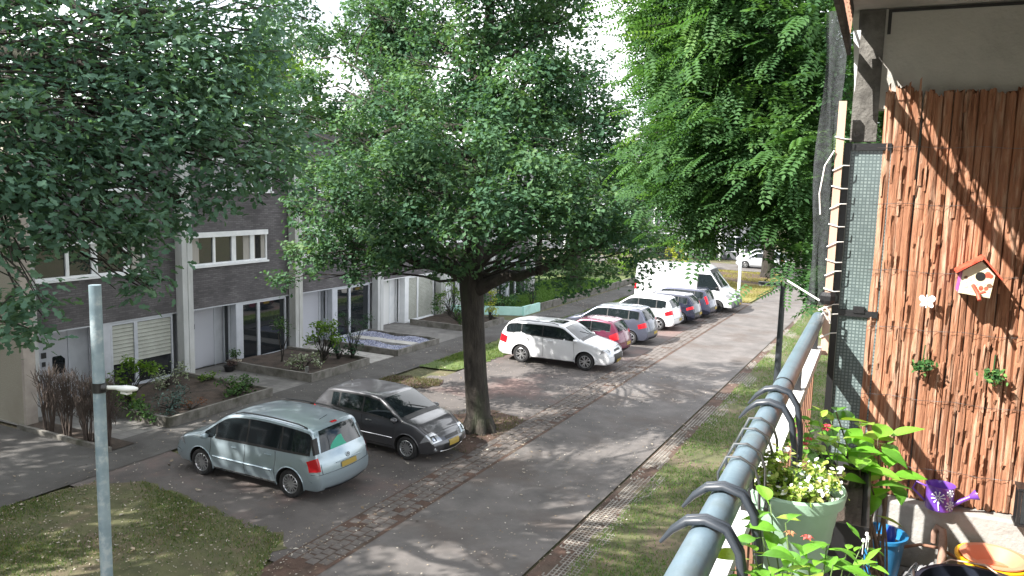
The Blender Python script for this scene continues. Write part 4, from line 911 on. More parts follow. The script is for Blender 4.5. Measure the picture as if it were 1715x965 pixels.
ob = thing('unseen_block', 'unseen brick block added behind the viewpoint for car windows to reflect', 'building', (-22, -34, 0))  # added out of view so the car glass mirrors something darker than sky
q = MB(); q.box(-70, 0, -44, -34, 0, 11); q.build('wall', brick_s, ob); q = MB(); q.box(-70.2, .2, -44.2, -33.8, 11, 11.3); q.build('roof', fascia, ob)
for i in range(14):
    for z in (1, 4.4, 7.8):
        f = MB(); f.box(-68+i*4.9, -65+i*4.9, -34.0, -33.93, z, z+1.7); wo = f.build('window', white_paint, ob); f = MB(); f.box(-67.9+i*4.9, -65.1+i*4.9, -33.93, -33.91, z+.1, z+1.6); f.build('pane', glass, wo)

# ---------------------------------------------------------------- gardens
def shrub(name, label, base, clumps, m_, size, per, tpl=OVAL, group=None, stem=.02, cluster=6, spread=.08, cat='shrub', sub=6, stems=4, stem_m=None):
    root = thing(name, label, cat, base, group); s = MB()
    for c in clumps:
        for _ in range(stems):
            e = Vector(c[:3])+Vector(sphere_pts(1)[0])*c[3]*.7; b0 = Vector(base)+Vector((random.uniform(-.05, .05), random.uniform(-.05, .05), -.03)); s.tube(limb_path(b0, e, .08, 6, .12), np.linspace(stem, stem*.3, 6), 5)
    s.build('stem', stem_m or bark, root, smooth=60)
    P, N = crown_points(clumps, per, cluster, spread, sub)
    me = leaf_mesh('foliage', P, N, rng.uniform(size[0], size[1], len(P)), tpl, m_, np.clip(rng.random(len(P))*.8+.1, 0, 1), off=base)
    link(bpy.data.objects.new('foliage', me), root, kind='stuff'); return root
def planter(name, label, x0, x1, y0, y1, h, th=.1, m_=None, fill=None, sides='lrfb', cat='planter'):
    root = thing(name, label, cat, (x1, (y0+y1)/2, 0)); m_ = m_ or kerb_m
    def seg(a0, a1, b0, b1):
        n = max(1, round(max(a1-a0, b1-b0)/1.0))
        for i in range(n):
            q = MB(); g_ = .004
            if a1-a0 > b1-b0: q.box(a0+(a1-a0)*i/n+g_, a0+(a1-a0)*(i+1)/n-g_, b0, b1, -.05, h+random.uniform(-.012, .012))
            else: q.box(a0, a1, b0+(b1-b0)*i/n+g_, b0+(b1-b0)*(i+1)/n-g_, -.05, h+random.uniform(-.012, .012))
            q.build('kerb_stone', m_, root)
    seg(x1-th, x1, y0, y1); seg(x0, x1-th-.003, y0, y0+th); seg(x0, x1-th-.003, y1-th, y1)
    q = MB(); n = 10; gx, gy = np.meshgrid(np.linspace(x0, x1-th, n), np.linspace(y0+th, y1-th, n)); gz = h-.10+.05*np.sin(gx*3)*np.cos(gy*2.3)
    vs = np.stack([gx, gy, gz], -1).reshape(-1, 3).tolist(); q.add(vs, [(j*n+i, j*n+i+1, (j+1)*n+i+1, (j+1)*n+i) for j in range(n-1) for i in range(n-1)]); q.build('earth', fill or soil, root, smooth=180)
    return root
planter('raised_bed', 'raised kerb bed with mixed shrubs before the roller shutter window', -22.2, -18.05, 14.85, 18.85, .30)
planter('raised_bed', 'raised kerb bed with the ball tree before the second house', -22.2, -18.2, 20.85, 24.1, .30)
planter('raised_bed', 'low kerb bed of leafy bushes behind the oak trunk', -21.9, -18.35, 32.2, 35.4, .28)
# bare dead hedge beside the end wall
dead = mat('dead_twig', (.06, .045, .038), (.11, .085, .072), 5, .9)
hd = [(-20.35, 12.95), (-19.55, 12.95), (-18.75, 12.95), (-18.0, 12.95)]
hl = ['dead bare bush next to the beige end wall', 'second dead bare bush out from the end wall', 'third dead bare bush from the end wall, the widest', 'dead bare bush behind the blue grey lamp post, outermost of its row']
for i, (x, y) in enumerate(hd):
    root = thing('bare_bush', hl[i], 'bush', (x, y, 0), 'dead bushes in the kerb bed'); s = MB()
    for _ in range(16):
        a = random.uniform(0, 6.28); r = random.uniform(.02, .13); b0 = (x+r*math.cos(a), y+r*math.sin(a), .0); R_ = random.uniform(.12, .5); z = random.uniform(1.3, 1.85)
        e = (x+R_*math.cos(a), y+R_*.8*math.sin(a), z); p = limb_path(b0, e, .12, 8, .05); s.tube(p, np.linspace(.02, .007, 8), 5)
    s.build('stem', dead, root, smooth=60); s = MB()
    for _ in range(330):
        a = random.uniform(0, 6.28); R_ = random.uniform(.05, .5); z = random.uniform(.6, 1.6); b0 = Vector((x+R_*.6*math.cos(a), y+R_*.5*math.sin(a), z)); e = b0+Vector((random.gauss(.06*math.cos(a), .09), random.gauss(.06*math.sin(a), .09), random.uniform(.15, .42))); s.tube([b0, b0.lerp(e, .5)+Vector((random.gauss(0, .02), random.gauss(0, .02), 0)), e], [.008, .006, .003], 3)
    s.build('twigs', dead, root, kind='stuff')
kr = thing('kerb_edging', 'low kerb running out from the beige end wall below the dead bushes', 'kerb', (-19.7, 12.75, 0))
for i in range(5):
    q = MB(); q.box(-21.4+i*.75+.004, -21.4+(i+1)*.75-.004, 12.70-.0*i, 12.8, -.03, .13+random.uniform(-.01, .01)); q.build('kerb_stone', kerb_m, kr)
poly_sheet('bush_bed', [(-21.5, 12.8), (-17.7, 12.8), (-17.7, 13.5), (-21.5, 13.5)], .03, soil)

blu = leaf_mat('juniper', [(.03, .06, .055), (.06, .10, .09), (.10, .15, .13)], .1); grn = leaf_mat('shrub_green', [(.02, .05, .018), (.045, .10, .03), (.09, .16, .045)], .25)
vari = leaf_mat('variegated', [(.10, .14, .08), (.22, .26, .17), (.42, .44, .36)], .2); rust = leaf_mat('rusty', [(.12, .05, .03), (.2, .09, .05)], .2)
shrub('shrub', 'yellow green open shrub left in the bed under the roller shutter', (-20.7, 15.6, .2), [(-20.7, 15.5, .95, .42), (-20.5, 15.9, 1.15, .36), (-20.9, 15.1, .7, .38), (-20.5, 16.4, 1.05, .3), (-20.2, 15.2, .5, .4), (-20.6, 15.6, 1.4, .25)], yel_leaf, (.09, .16), 45)
shrub('shrub', 'dark leafy shrub spilling over the left corner of the shutter window bed', (-19.6, 14.95, .2), [(-19.6, 14.9, .42, .42), (-19.1, 14.9, .35, .38), (-20.1, 14.8, .5, .4), (-18.8, 14.7, .3, .25)], grn, (.07, .13), 60)
shrub('juniper_bush', 'blue grey juniper in the front of the shutter window bed', (-19.0, 15.7, .2), [(-19.0, 15.5, .42, .45), (-18.8, 16.1, .45, .45), (-19.3, 16.2, .5, .4), (-18.6, 15.2, .3, .3)], blu, (.06, .10), 110, tpl=DIAM)
shrub('heather', 'small rust coloured tuft by the kerb before the juniper', (-18.45, 15.95, .2), [(-18.45, 15.9, .38, .16), (-18.4, 16.25, .36, .13)], rust, (.04, .07), 160, tpl=DIAM)
shrub('shrub', 'pale variegated shrub at the foot of the second pillar', (-21.2, 17.4, .2), [(-21.2, 17.2, .5, .4), (-21.1, 17.8, .55, .38), (-20.9, 17.0, .4, .3), (-21.4, 18.2, .7, .28)], vari, (.06, .10), 80)
shrub('shrub', 'small lime green tuft between the pale shrub and the porch step', (-20.7, 18.45, .2), [(-20.7, 18.4, .4, .25), (-20.6, 18.75, .36, .16)], yel_leaf, (.06, .10), 90)
shrub('shrub', 'low spreading green shrub at the right end of the shutter window bed', (-18.7, 17.9, .2), [(-18.7, 17.5, .45, .45), (-18.6, 18.2, .48, .45), (-19.1, 17.9, .5, .42), (-18.4, 17.9, .38, .35), (-18.9, 18.6, .4, .3)], grn, (.07, .13), 75)
shrub('ball_tree', 'small clipped ball tree on a thin stem before the dark window', (-20.6, 22.0, .2), [(-20.6, 22.0, 1.62, .46, .95), (-20.6, 22.0, 1.62, .3, 1)], grn, (.06, .10), 90, stems=1, stem=.03, cat='tree')
shrub('shrub', 'upright green shrub in the middle of the ball tree bed', (-19.5, 23.0, .2), [(-19.5, 22.9, 1.25, .42), (-19.3, 23.3, 1.5, .32), (-19.7, 22.6, .95, .38), (-19.4, 22.7, 1.6, .25), (-19.1, 23.2, 1.05, .3)], yel_leaf, (.10, .17), 42)
shrub('shrub', 'dark pine like shrub right of the upright green one', (-19.2, 23.5, .2), [(-19.2, 23.5, .75, .4), (-18.9, 23.7, .55, .32), (-19.4, 23.6, 1.1, .3)], leaf_mat('pine', DKOAK_T, .1), (.08, .14), 70, tpl=DIAM)
shrub('shrub', 'low pale shrub at the front left of the ball tree bed', (-19.3, 21.7, .2), [(-19.3, 21.6, .55, .36), (-19.0, 22.0, .5, .32), (-19.5, 21.4, .4, .28)], vari, (.08, .13), 55)
shrub('shrub', 'thin see through shrub with tiny leaves at the right end of the ball tree bed', (-18.9, 23.95, .2), [(-18.9, 24.0, 1.1, .38), (-18.7, 24.2, 1.5, .3), (-19.1, 23.9, 1.6, .3), (-18.8, 24.1, .75, .3), (-18.6, 24.5, 1.75, .2), (-19.2, 23.6, 1.9, .2)], dk_leaf, (.05, .09), 26, stems=4, stem=.012)
q = thing('bollard_light', 'short black and steel garden light at the front corner of the ball tree bed', 'garden light', (-18.533, 20.988, 0.000)); x, y, z = q.location
b = MB(); b.lathe([(.0, .5), (.07, .5), (.07, .3), (.06, .3)], (x, y, 0), 14); b.build('lamp_head', chrome, q, smooth=40); b = MB(); b.lathe([(.06, .3), (.06, .0)], (x, y, 0), 14); b.build('stem', black, q, smooth=40)
# flower pots by the second door
terra = mat('cream_pot', (.42, .38, .30), rough=.7)
def pot(name, label, x, y, z, r, h, m_, cat='flower pot', r2=.72):
    root = thing(name, label, cat, (x, y, z)); b = MB(); b.lathe([(0, 0), (r*r2, 0), (r*.97, h*.9), (r*1.06, h*.9), (r*1.06, h), (r*.94, h), (r*.9, h*.86), (0, h*.84)], (x, y, z), 28); b.build('pot_body', m_, root, smooth=40); return root
pot('flower_pot', 'cream flower pot on the step of the second house', -21.9, 21.05, .02, .17, .3, terra)
shrub('potted_plant', 'green plant growing in the cream pot by the second door', (-21.9, 21.05, .3), [(-21.9, 21.05, .52, .2), (-21.95, 20.95, .65, .14)], grn, (.06, .1), 70, cat='plant', stems=2, stem=.008)
pot('flower_pot', 'dark planting bowl with flowers left of the cream pot', -21.75, 20.55, .02, .2, .2, black)
shrub('potted_plant', 'dark red leaved plant in the bowl left of the cream pot', (-21.75, 20.55, .2), [(-21.75, 20.5, .34, .24), (-21.7, 20.75, .3, .15)], leaf_mat('red_leaf', [(.03, .02, .02), (.06, .03, .03), (.25, .2, .18)], .1), (.05, .08), 90, cat='plant', stems=2, stem=.008)
# gravel terrace
gravel_m = mat('blue_gravel', (.12, .135, .20), (.30, .32, .42), 38, .9, 1.0, 60, detail=8)
te = planter('gravel_terrace', 'raised terrace of blue grey gravel with pale stepping slabs', -22.0, -18.2, 25.95, 29.05, .26, fill=gravel_m, cat='terrace')
slabm = mat('pale_slab', (.33, .32, .30), (.42, .41, .38), 4, .85, .2, 60)
for i in range(4):
    q = MB(); x = -21.6+i*.80; q.box(x, x+.76, 27.2, 27.75, .12, .235+.01*(i % 2)); q.build('stepping_slab', slabm, te)
sb = MB(); PB = rng.uniform((-21.95, 26.05), (-18.3, 28.95), (5000, 2)); PB = PB[(PB[:, 1] < 27.2) | (PB[:, 1] > 27.75)]
T = (np.array([(-.5, -.4, 0), (.5, -.5, 0), (.45, .5, 0), (-.5, .4, 0), (0, 0, .5)]), [(0, 1, 4), (1, 2, 4), (2, 3, 4), (3, 0, 4)])
P3 = np.concatenate([PB, .155+.05*np.sin(PB[:, :1]*3)*np.cos(PB[:, 1:]*2.3)+.012], 1)
me = leaf_mesh('gravel', P3, rng.normal(size=P3.shape)*.3+np.array((0, 0, 1)), rng.uniform(.03, .06, len(P3)), T, mat('gravel_stone', (.2, .2, .3), rough=.85, tone=[(.10, .11, .17), (.24, .26, .36), (.42, .43, .5)]), rng.random(len(P3)), off=te.location)
link(bpy.data.objects.new('gravel', me), te, kind='stuff')
pt = poly_sheet('tiled_path', [(-22.9, 24.15), (-18.25, 24.15), (-18.25, 25.9), (-22.9, 25.9)], .016, soil)
tl = []
for k in range(4):
    q = MB(); q.box(-.245, .245, -.245, .245, -.02, .018+.002*k); tl.append(q.mesh('tile', mat('path_tile', (.27, .26, .24), (.36, .35, .33), 2.5, .85, .3, 50)))
for i in range(9):
    for j in range(3):
        o = bpy.data.objects.new('tile', random.choice(tl)); o.location = (-22.6+i*.51, 24.5+j*.51, .022); o.rotation_euler = (random.uniform(-.006, .006), random.uniform(-.006, .006), 0); link(o, pt)
bb = [(-20.8, 33.2, .75, .5), (-20.2, 33.8, .9, .55), (-19.4, 33.2, .7, .5), (-18.9, 34.0, .8, .5), (-19.8, 34.6, 1.1, .6), (-21.2, 33.9, 1.0, .5), (-19.2, 32.7, .5, .35)]
shrub('bush', 'bushy mixed green planting in the kerb bed left of the oak trunk', (-20.0, 33.6, .2), bb, grn, (.09, .16), 45, cat='bush')
shrub('bush', 'tall sparse light green shrub against the fourth house', (-21.2, 34.8, .2), [(-21.2, 34.8, 1.6, .5), (-21.0, 35.2, 2.1, .45), (-21.3, 34.4, 1.2, .4), (-20.8, 35.1, 1.3, .4)], yel_leaf, (.10, .16), 32, cat='bush')
shrub('bush', 'yellow leaved bush right of the oak trunk', (-18.9, 34.9, .2), [(-18.9, 34.9, 1.0, .4), (-18.8, 35.1, 1.45, .33), (-18.7, 34.7, .6, .4)], leaf_mat('gold_leaf', [(.12, .16, .02), (.26, .30, .04), (.38, .38, .07)], .35), (.08, .13), 55, cat='bush')
shrub('hedge', 'unseen tall hedge added behind the viewpoint for car windows to reflect', (-15, -16, 0), [(-34+i*1.9, -16+.3*(i % 2), 1.6, 1.5, 1.1) for i in range(14)], dk_leaf, (.22, .34), 13, tpl=DIAM, cat='hedge', stems=1)  # added out of view to darken the horizon mirrored in car windows
# mint green garden wall
mint = mat('mint_paint', (.40, .66, .60), (.48, .72, .66), 3, .7, .2, 40, c3=(.36, .55, .48), s3=2)
gw = thing('garden_wall', 'low mint green wall at the corner of the lawn garden', 'wall', (-18.7, 38.2, 0))
cor = [(-22.2, 36.55), (-18.72, 38.2)]
for i in range(3):
    a = Vector((*cor[0], 0)).lerp(Vector((*cor[1], 0)), i/3); c = Vector((*cor[0], 0)).lerp(Vector((*cor[1], 0)), (i+1)/3); t = (c-a).normalized()*.004
    q = MB(); q.bar(a+t+Vector((0, 0, .2)), c-t+Vector((0, 0, .2)), .12, .46); q.build('wall_panel', mint, gw)
for i in range(2):
    q = MB(); q.box(-18.79, -18.66, 38.25+i*1.05, 38.25+(i+1)*1.05-.01, -.05, .44-.02*i); q.build('wall_panel', mint, gw)
gw2 = thing('garden_wall', 'long low grey wall between the lawn garden and the pavement', 'wall', (-18.7, 50, 0))
for i in range(18):
    q = MB(); q.box(-18.79, -18.67, 40.4+i*1.5, 40.4+(i+1)*1.5-.01, -.05, .36+random.uniform(-.01, .01)); q.build('wall_panel', kerb_m, gw2)
DK = dk_leaf
shrub('bush', 'big dark bush behind the mint green wall', (-20.6, 39.2, 0), [(-20.6, 39.0, 1.2, .9), (-21.6, 39.2, 1.7, 1.0), (-20.2, 40.0, 1.5, .9), (-21.0, 40.6, 2.2, 1.0), (-22.3, 40, 2.0, 1.0), (-19.8, 39.0, .7, .6)], DK, (.12, .2), 32, cat='bush', stems=3)
shrub('bush', 'fresh green fern like bush at the corner of the mint green wall', (-19.9, 38.1, 0), [(-20.1, 38.0, .65, .45), (-19.6, 38.4, .6, .42), (-20.6, 37.6, .7, .45)], leaf_mat('fern', PIN_T, .3), (.12, .2), 45, cat='bush')
shrub('bush', 'dark rounded bush on the lawn side of the mint green wall', (-19.3, 40.6, 0), [(-19.4, 40.4, .9, .6), (-19.5, 41.1, 1.3, .6), (-20.0, 41.6, 1.7, .7)], DK, (.10, .16), 45, cat='bush')
for i, (x, y, h_, mm2, lb) in enumerate(((-24, 47.5, 3.4, dk_leaf, 'tall dark shrub beside the sixth house at the edge of the lawn garden'), (-25.5, 51.5, 4.2, oak_leaf, 'rounded green shrub past the last brick house'), (-23.2, 55.5, 3.2, grn, 'leafy shrub along the far side of the lawn garden'), (-24.5, 60, 4.0, dk_leaf, 'dark shrub mass at the far end of the lawn garden'), (-21.8, 63.5, 2.6, yel_leaf, 'fresh green shrub before the golden hedge'))):
    shrub('shrub', lb, (x, y, 0), [(x+random.uniform(-1.1, 1.1), y+random.uniform(-1.3, 1.3), h_*f, random.uniform(.7, 1.1), .9) for f in (.2, .3, .45, .55, .7, .85, .35)], mm2, (.14, .24), 24, stems=2, stem=.03)
for x, lb in ((-31, 'green bush before the grey far house, leftmost of its three'), (-25, 'green bush in the middle before the grey far house'), (-19.5, 'green bush before the right corner of the grey far house')):
    shrub('bush', lb, (x, 80, 0), [(x+random.uniform(-2, 2), 80+random.uniform(-.6, .6), random.uniform(.7, 2.6), random.uniform(1.0, 1.4), .9) for _ in range(8)], grn, (.2, .34), 12, cat='bush', stems=1, stem=.04)
shrub('hedge', 'golden green clipped hedge beyond the roof of the white van', (-17.9, 66, 0), [(-17.9, 65.6, .8, .9, 1), (-17.7, 66.6, .9, .9, 1), (-18.4, 66, 1.6, .8, 1), (-17.9, 66.2, 2.0, .7, 1)], leaf_mat('gold_hedge', [(.16, .20, .02), (.28, .32, .04), (.36, .38, .07)], .35), (.14, .22), 26, cat='hedge', stems=2)
shrub('hedge', 'dark low hedge right of the golden hedge across the verge', (-17.6, 70.3, 0), [(-17.6, 70.2, .6, .7), (-16.7, 70.3, .7, .6), (-18.4, 70.2, .8, .7)], DK, (.14, .22), 24, cat='hedge', stems=2)
shrub('bush', 'round bright green bush seen through the oak leaves before the golden hedge', (-18.0, 58.5, 0), [(-19.6, 57.5, 1.0, .9, 1), (-19.9, 58.5, 1.2, .9, 1)], leaf_mat('lime_bush', [(.10, .2, .03), (.18, .30, .05)], .35), (.12, .2), 30, cat='bush', stems=2)
shrub('bush', 'dark bush under the far silver car at the edge of the road', (-10.6, 71.0, 0), [(-10.9, 70.8, .7, .8), (-10.0, 71, .7, .7)], DK, (.14, .22), 24, cat='bush', stems=2)

# ---------------------------------------------------------------- street furniture
galv = mat('galvanised_blue_grey', (.17, .235, .27), (.26, .33, .36), 7, .55, .15, 40, c3=(.33, .38, .40), s3=14, metal=.2)
lampw = mat('lamp_casing', (.50, .52, .50), (.60, .62, .59), 6, .5)
lx, ly = -5.02, 3.56
lp = thing('street_lamp', 'blue grey galvanised lamp post close by with a small white lamp arm', 'street lamp', (lx, ly, 0))
b = MB(); b.lathe([(.08, 0), (.08, .9), (.042, .95), (.04, 6.15), (.0, 6.15)], (lx, ly, 0), 20); b.build('post', galv, lp, smooth=40)
b = MB(); b.lathe([(.046, 5.395), (.046, 5.465)], (lx, ly, 0), 20); b.tube([(lx+.03, ly+.0, 5.43), (lx+.055, ly+.02, 5.43)], .032, 10); b.build('clamp', black, lp, smooth=40)
b = MB(); dx, dy = .93, .37
def pt_(s, z): return (lx+dx*s, ly+dy*s, z)
b.tube([pt_(.05, 5.43), pt_(.12, 5.433), pt_(.17, 5.43)], [.014, .015, .02], 10); b.build('arm', lampw, lp, smooth=50)
b = MB(); vs = []; n = 14; e = [(.13, .012, .009), (.145, .026, .017), (.19, .037, .022), (.24, .036, .020), (.275, .022, .012), (.283, .008, .005)]
for s, wd, hh in e: vs += [(lx+dx*s-dy*wd*math.cos(2*math.pi*i/n), ly+dy*s+dx*wd*math.cos(2*math.pi*i/n), 5.43+hh*math.sin(2*math.pi*i/n)) for i in range(n)]
b.add(vs, [(j*n+i, j*n+(i+1) % n, (j+1)*n+(i+1) % n, (j+1)*n+i) for j in range(len(e)-1) for i in range(n)]+[tuple(range(n)), tuple(range((len(e)-1)*n, len(e)*n))]); b.build('lamp_head', lampw, lp, smooth=50)
b = MB(); b.box(lx+dx*.195-.03, lx+dx*.195+.04, ly+dy*.195-.02, ly+dy*.195+.02, 5.394, 5.409); b.build('lamp_glass', lampw, lp)
slate = mat('dark_post', (.03, .036, .042), rough=.5)
bx, by = -2.55, 18.0
lp = thing('street_lamp', 'slim dark lamp post beside the road with a flat lamp head', 'street lamp', (bx, by, 0))
b = MB(); b.lathe([(.09, 0), (.085, 1.2), (.055, 4.88), (0, 4.9)], (bx, by, 0), 14); b.build('post', slate, lp, smooth=40)
b = MB(); b.box(bx-.52, bx-.02, by-.06, by+.06, 4.89, 4.95); b.build('lamp_head', slate, lp); b = MB(); b.box(bx-.5, bx-.24, by-.05, by+.05, 4.872, 4.888); b.build('lamp_glass', lampw, lp)
wx, wy = -9.75, 50.35
lp = thing('white_post', 'thin white post at the nose of the white van', 'post', (wx, wy, 0)); b = MB(); b.lathe([(.09, 0), (.09, 3.3), (0, 3.34)], (wx, wy, 0), 12); b.build('post', white_paint, lp, smooth=40); b = MB(); b.lathe([(.12, 3.3), (.12, 3.42), (0, 3.46)], (wx, wy, 0), 12); b.build('cap', lampw, lp, smooth=40)
lp = thing('white_post', 'tall pale post before the far grey house', 'post', (-17.6, 74.5, 0)); b = MB(); b.lathe([(.11, 0), (.08, 7.5), (0, 7.5)], (-17.6, 80.2, 0), 10); b.build('post', lampw, lp, smooth=40)
lp = thing('dark_pole', 'thin dark pole standing far up the right side of the road', 'pole', (-5.4, 58, 0)); b = MB(); b.lathe([(.12, 0), (.09, 7.2), (0, 7.2)], (-5.4, 58, 0), 10); b.build('post', slate, lp, smooth=40)

# ---------------------------------------------------------------- the balcony (a: across, b: along the rail, z: height)
BAL = Matrix.Translation((-.2321, 0, 0)) @ Matrix.Rotation(R(2.45), 4, 'Z')
def W_(a, b, z): return BAL @ Vector((a, b, z))
def BM():
    q = MB(); q.xf = BAL; return q
def bthing(name, label, cat, a, b, z, group=None): return thing(name, label, cat, W_(a, b, z), group)
FZ = 5.14; BP = 4.16
rail_m = mat('rail_paint', (.125, .18, .225), (.16, .22, .265), 5, .38, .08, 60, coat=.2, metal=.1, c3=(.13, .17, .19), s3=9); wboard = mat('white_board', (.66, .66, .66), (.74, .74, .75), 4, .5, .1, 30)
plaster = mat('balcony_plaster', (.40, .39, .36), (.49, .475, .44), 2.2, .9, .3, 45, c3=(.30, .29, .265), s3=1.5)
dirty = mat('dirty_concrete', (.035, .032, .03), (.11, .10, .09), 9, .95, .6, 40)
lowwall = mat('parapet_concrete', (.27, .265, .25), (.38, .37, .35), 5, .85, .3, 50, c3=(.2, .195, .18), s3=2.5)
batten_m = mat('pale_wood', (.42, .27, .20), (.55, .38, .30), 6, .7, .2, 30, stretch=(1, 1, .15)); slatw = mat('brown_wood', (.20, .10, .065), (.30, .16, .10), 6, .75, .2, 30, stretch=(1, 1, .15))
barkp = mat('pine_bark', (.20, .088, .048), (.39, .18, .098), 26, .95, .7, 110, stretch=(1, 1, .10), c3=(.45, .29, .20), s3=34, dist=.02, detail=9, tone=None, lo=.3, hi=.68)
net_m = mat('black_netting', (.02, .022, .024), (.05, .055, .06), 60, .9, alpha=.72); blackm = mat('black_steel', (.012, .012, .013), rough=.4, bump=.1)
hook_m = mat('hook_plastic', (.035, .042, .053), rough=.38); string_m = mat('white_string', (.7, .69, .66), rough=.8); wire_m = mat('wire', (.22, .22, .22), rough=.35, metal=.9)
q = BM(); q.box(-.06, 1.8, -1.2, 4.7, FZ-.2, FZ); q.build('balcony_floor', concrete, kind='structure')
q = BM(); q.box(.034, 1.8, -1.2, 4.7, 7.758, 7.98); q.build('balcony_ceiling', plaster, kind='structure')
q = BM(); q.box(1.8, 2.1, -6, 8, 0, 12); q.build('apartment_wall', plaster, kind='structure')
# balustrade
rl = bthing('balcony_railing', 'blue grey tubular handrail with white ledge along the balcony edge', 'railing', 0, 2, FZ)
q = BM(); q.tube([(0, b, 6.3) for b in np.linspace(.15, 4.10, 14)], .03, 24); q.build('handrail', rail_m, rl, smooth=50)
for b0 in (2.55,):
    q = BM(); q.lathe([(.0312, -.006), (.0325, 0), (.0312, .006)], (0, b0, 6.3), 24, 0, 'y', close=False); q.build('rail_joint', blackm, rl, smooth=60)
q = BM(); q.box(-.028, .016, .2, 2.33, 6.13, 6.16); q.build('ledge', wboard, rl); q = BM(); q.box(-.022, .026, 2.36, 4.08, 6.125, 6.165); q.build('ledge', wboard, rl)
for b0 in np.arange(.3, 4.0, .12):
    q = BM(); q.box(-.01, .008, b0, b0+.05, 5.2, 6.128); q.build('baluster', slatw, rl)
for b0 in (.6, 1.85, 3.1, 3.98):
    q = BM(); q.box(-.012, .012, b0, b0+.03, 6.16, 6.28); q.build('rail_stud', blackm, rl)
# partition
pt = bthing('partition_screen', 'black framed ribbed glass screen at the end of the balcony', 'screen', .2, BP, FZ)
q = BM(); q.box(.055, .085, 4.14, 4.185, FZ, 7.14); q.box(.086, .26, 4.142, 4.183, 7.105, 7.138); q.box(.086, .26, 4.142, 4.183, 6.315, 6.345); q.box(.15, .2, 4.135, 4.19, 6.335, 6.365); q.build('frame', blackm, pt)
wg = brick_mat('ribbed_glass', (0, 2), (.14, .18, .18), (.21, .26, .255), (.09, .12, .12), .016, .016, .0028, .15, 0., .7)
q = BM(); q.box(.086, .27, 4.158, 4.166, 6.346, 7.104); q.build('glass_panel', wg, pt); q = BM(); q.box(.086, .27, 4.158, 4.166, FZ+.1, 6.314); q.build('glass_panel', wg, pt)
bk = bthing('partition_wall', 'beige rendered wall above and behind the bark screen', 'wall', 1, 4.22, FZ)
q = BM(); q.box(.19, 1.8, 4.20, 4.3, 7.3, 7.755); q.build('upper_wall', plaster, bk); q = BM(); q.box(.26, 1.8, 4.21, 4.3, 5.46, 7.3); q.build('panel', mat('pale_panel', (.5, .5, .48), rough=.7), bk)
q = BM(); q.box(.2, .215, 4.195, 4.2, 7.64, 7.752); q.box(.215, 1.8, 4.194, 4.2, 7.738, 7.752); q.build('joint', blackm, bk)
q = BM(); q.box(.075, .19, 4.195, 4.29, 7.15, 7.755); q.build('end_post', mat('stained_concrete', (.045, .042, .038), (.17, .162, .148), 11, .95, .6, 40, lo=.3, hi=.7), bk)
lw = bthing('parapet', 'low concrete kerb wall carrying the bark screen', 'parapet', .9, 4.1, FZ)
q = BM(); q.box(.2, 1.8, 4.08, 4.2, FZ, 5.455); o = q.build('low_wall', lowwall, lw)
md = o.modifiers.new('b', 'BEVEL'); md.width = .012; md.segments = 2
# bark screen
bs = bthing('bark_screen', 'screen of upright reddish bark strips wired side by side', 'screen', .6, 4.12, 5.46)
a = .215; k = 0
while a < 1.18:
    wd = random.uniform(.030, .044); top = 7.38+random.uniform(-.02, .012)-(.03 if random.random() < .15 else 0); bot = 5.462
    n, ms = 44, 9; vs = []; ph = random.uniform(0, 9); lean = random.uniform(-.008, .008)
    for i in range(n+1):
        z = bot+(top-bot)*i/n
        for j in range(ms+1):
            t = math.pi*j/ms; nz_ = mnoise.noise(Vector((a*30+j*.7, z*1.6, ph)))*.005+mnoise.noise(Vector((a*90+j*1.9, z*4.5, ph)))*.006+.004*mnoise.noise(Vector((j*2.9, z*3, ph)))
            e = wd/2*(1+.12*mnoise.noise(Vector((z*3, ph, 0)))); vs.append((a+wd/2-e*math.cos(t)*(1.0+nz_*2.5)+lean*(i/n)+.004*math.sin(z*2+ph), 4.172-(.021+nz_)*math.sin(t)**.55-(.006 if k % 2 else 0), z+(random.uniform(-.012, .012) if i in (0, n) else 0)))
    fs = [(i*(ms+1)+j, i*(ms+1)+j+1, (i+1)*(ms+1)+j+1, (i+1)*(ms+1)+j) for i in range(n) for j in range(ms)]+[tuple(range(n*(ms+1), (n+1)*(ms+1))), tuple(range(ms, -1, -1))]
    fs += [(i*(ms+1), (i+1)*(ms+1), (i+1)*(ms+1)+ms, i*(ms+1)+ms) for i in range(n)]
    q = BM(); q.add(vs, fs); q.build('bark_strip', barkp, bs, smooth=45)
    # loose flakes of bark
    f = BM()
    for _ in range(12):
        z = random.uniform(bot+.05, top-.05); aa = a+random.uniform(.1, .9)*wd; h_ = random.uniform(.03, .13); w_ = random.uniform(.006, .013); s_ = random.uniform(.004, .013)
        f.add([(aa-w_/2, 4.144, z), (aa+w_/2, 4.143, z), (aa+w_/2*.6, 4.141-s_, z+h_), (aa-w_/2*.8, 4.143-s_*.6, z+h_*.9), (aa, 4.15, z+h_*.4)], [(0, 1, 2, 3), (0, 3, 4), (1, 4, 2)])
    f.build('bark_flakes', barkp, bs, kind='stuff')
    a += wd+(.004 if random.random() < .15 else -.0025); k += 1
for z in (5.62, 5.95, 6.28, 6.55, 6.86, 7.12):
    q = BM(); q.tube([(x, 4.134-.004*math.sin(x*70), z+.004*math.sin(x*23)) for x in np.linspace(.2, 1.18, 60)], .0012, 4); q.build('tie_wire', wire_m, bs)
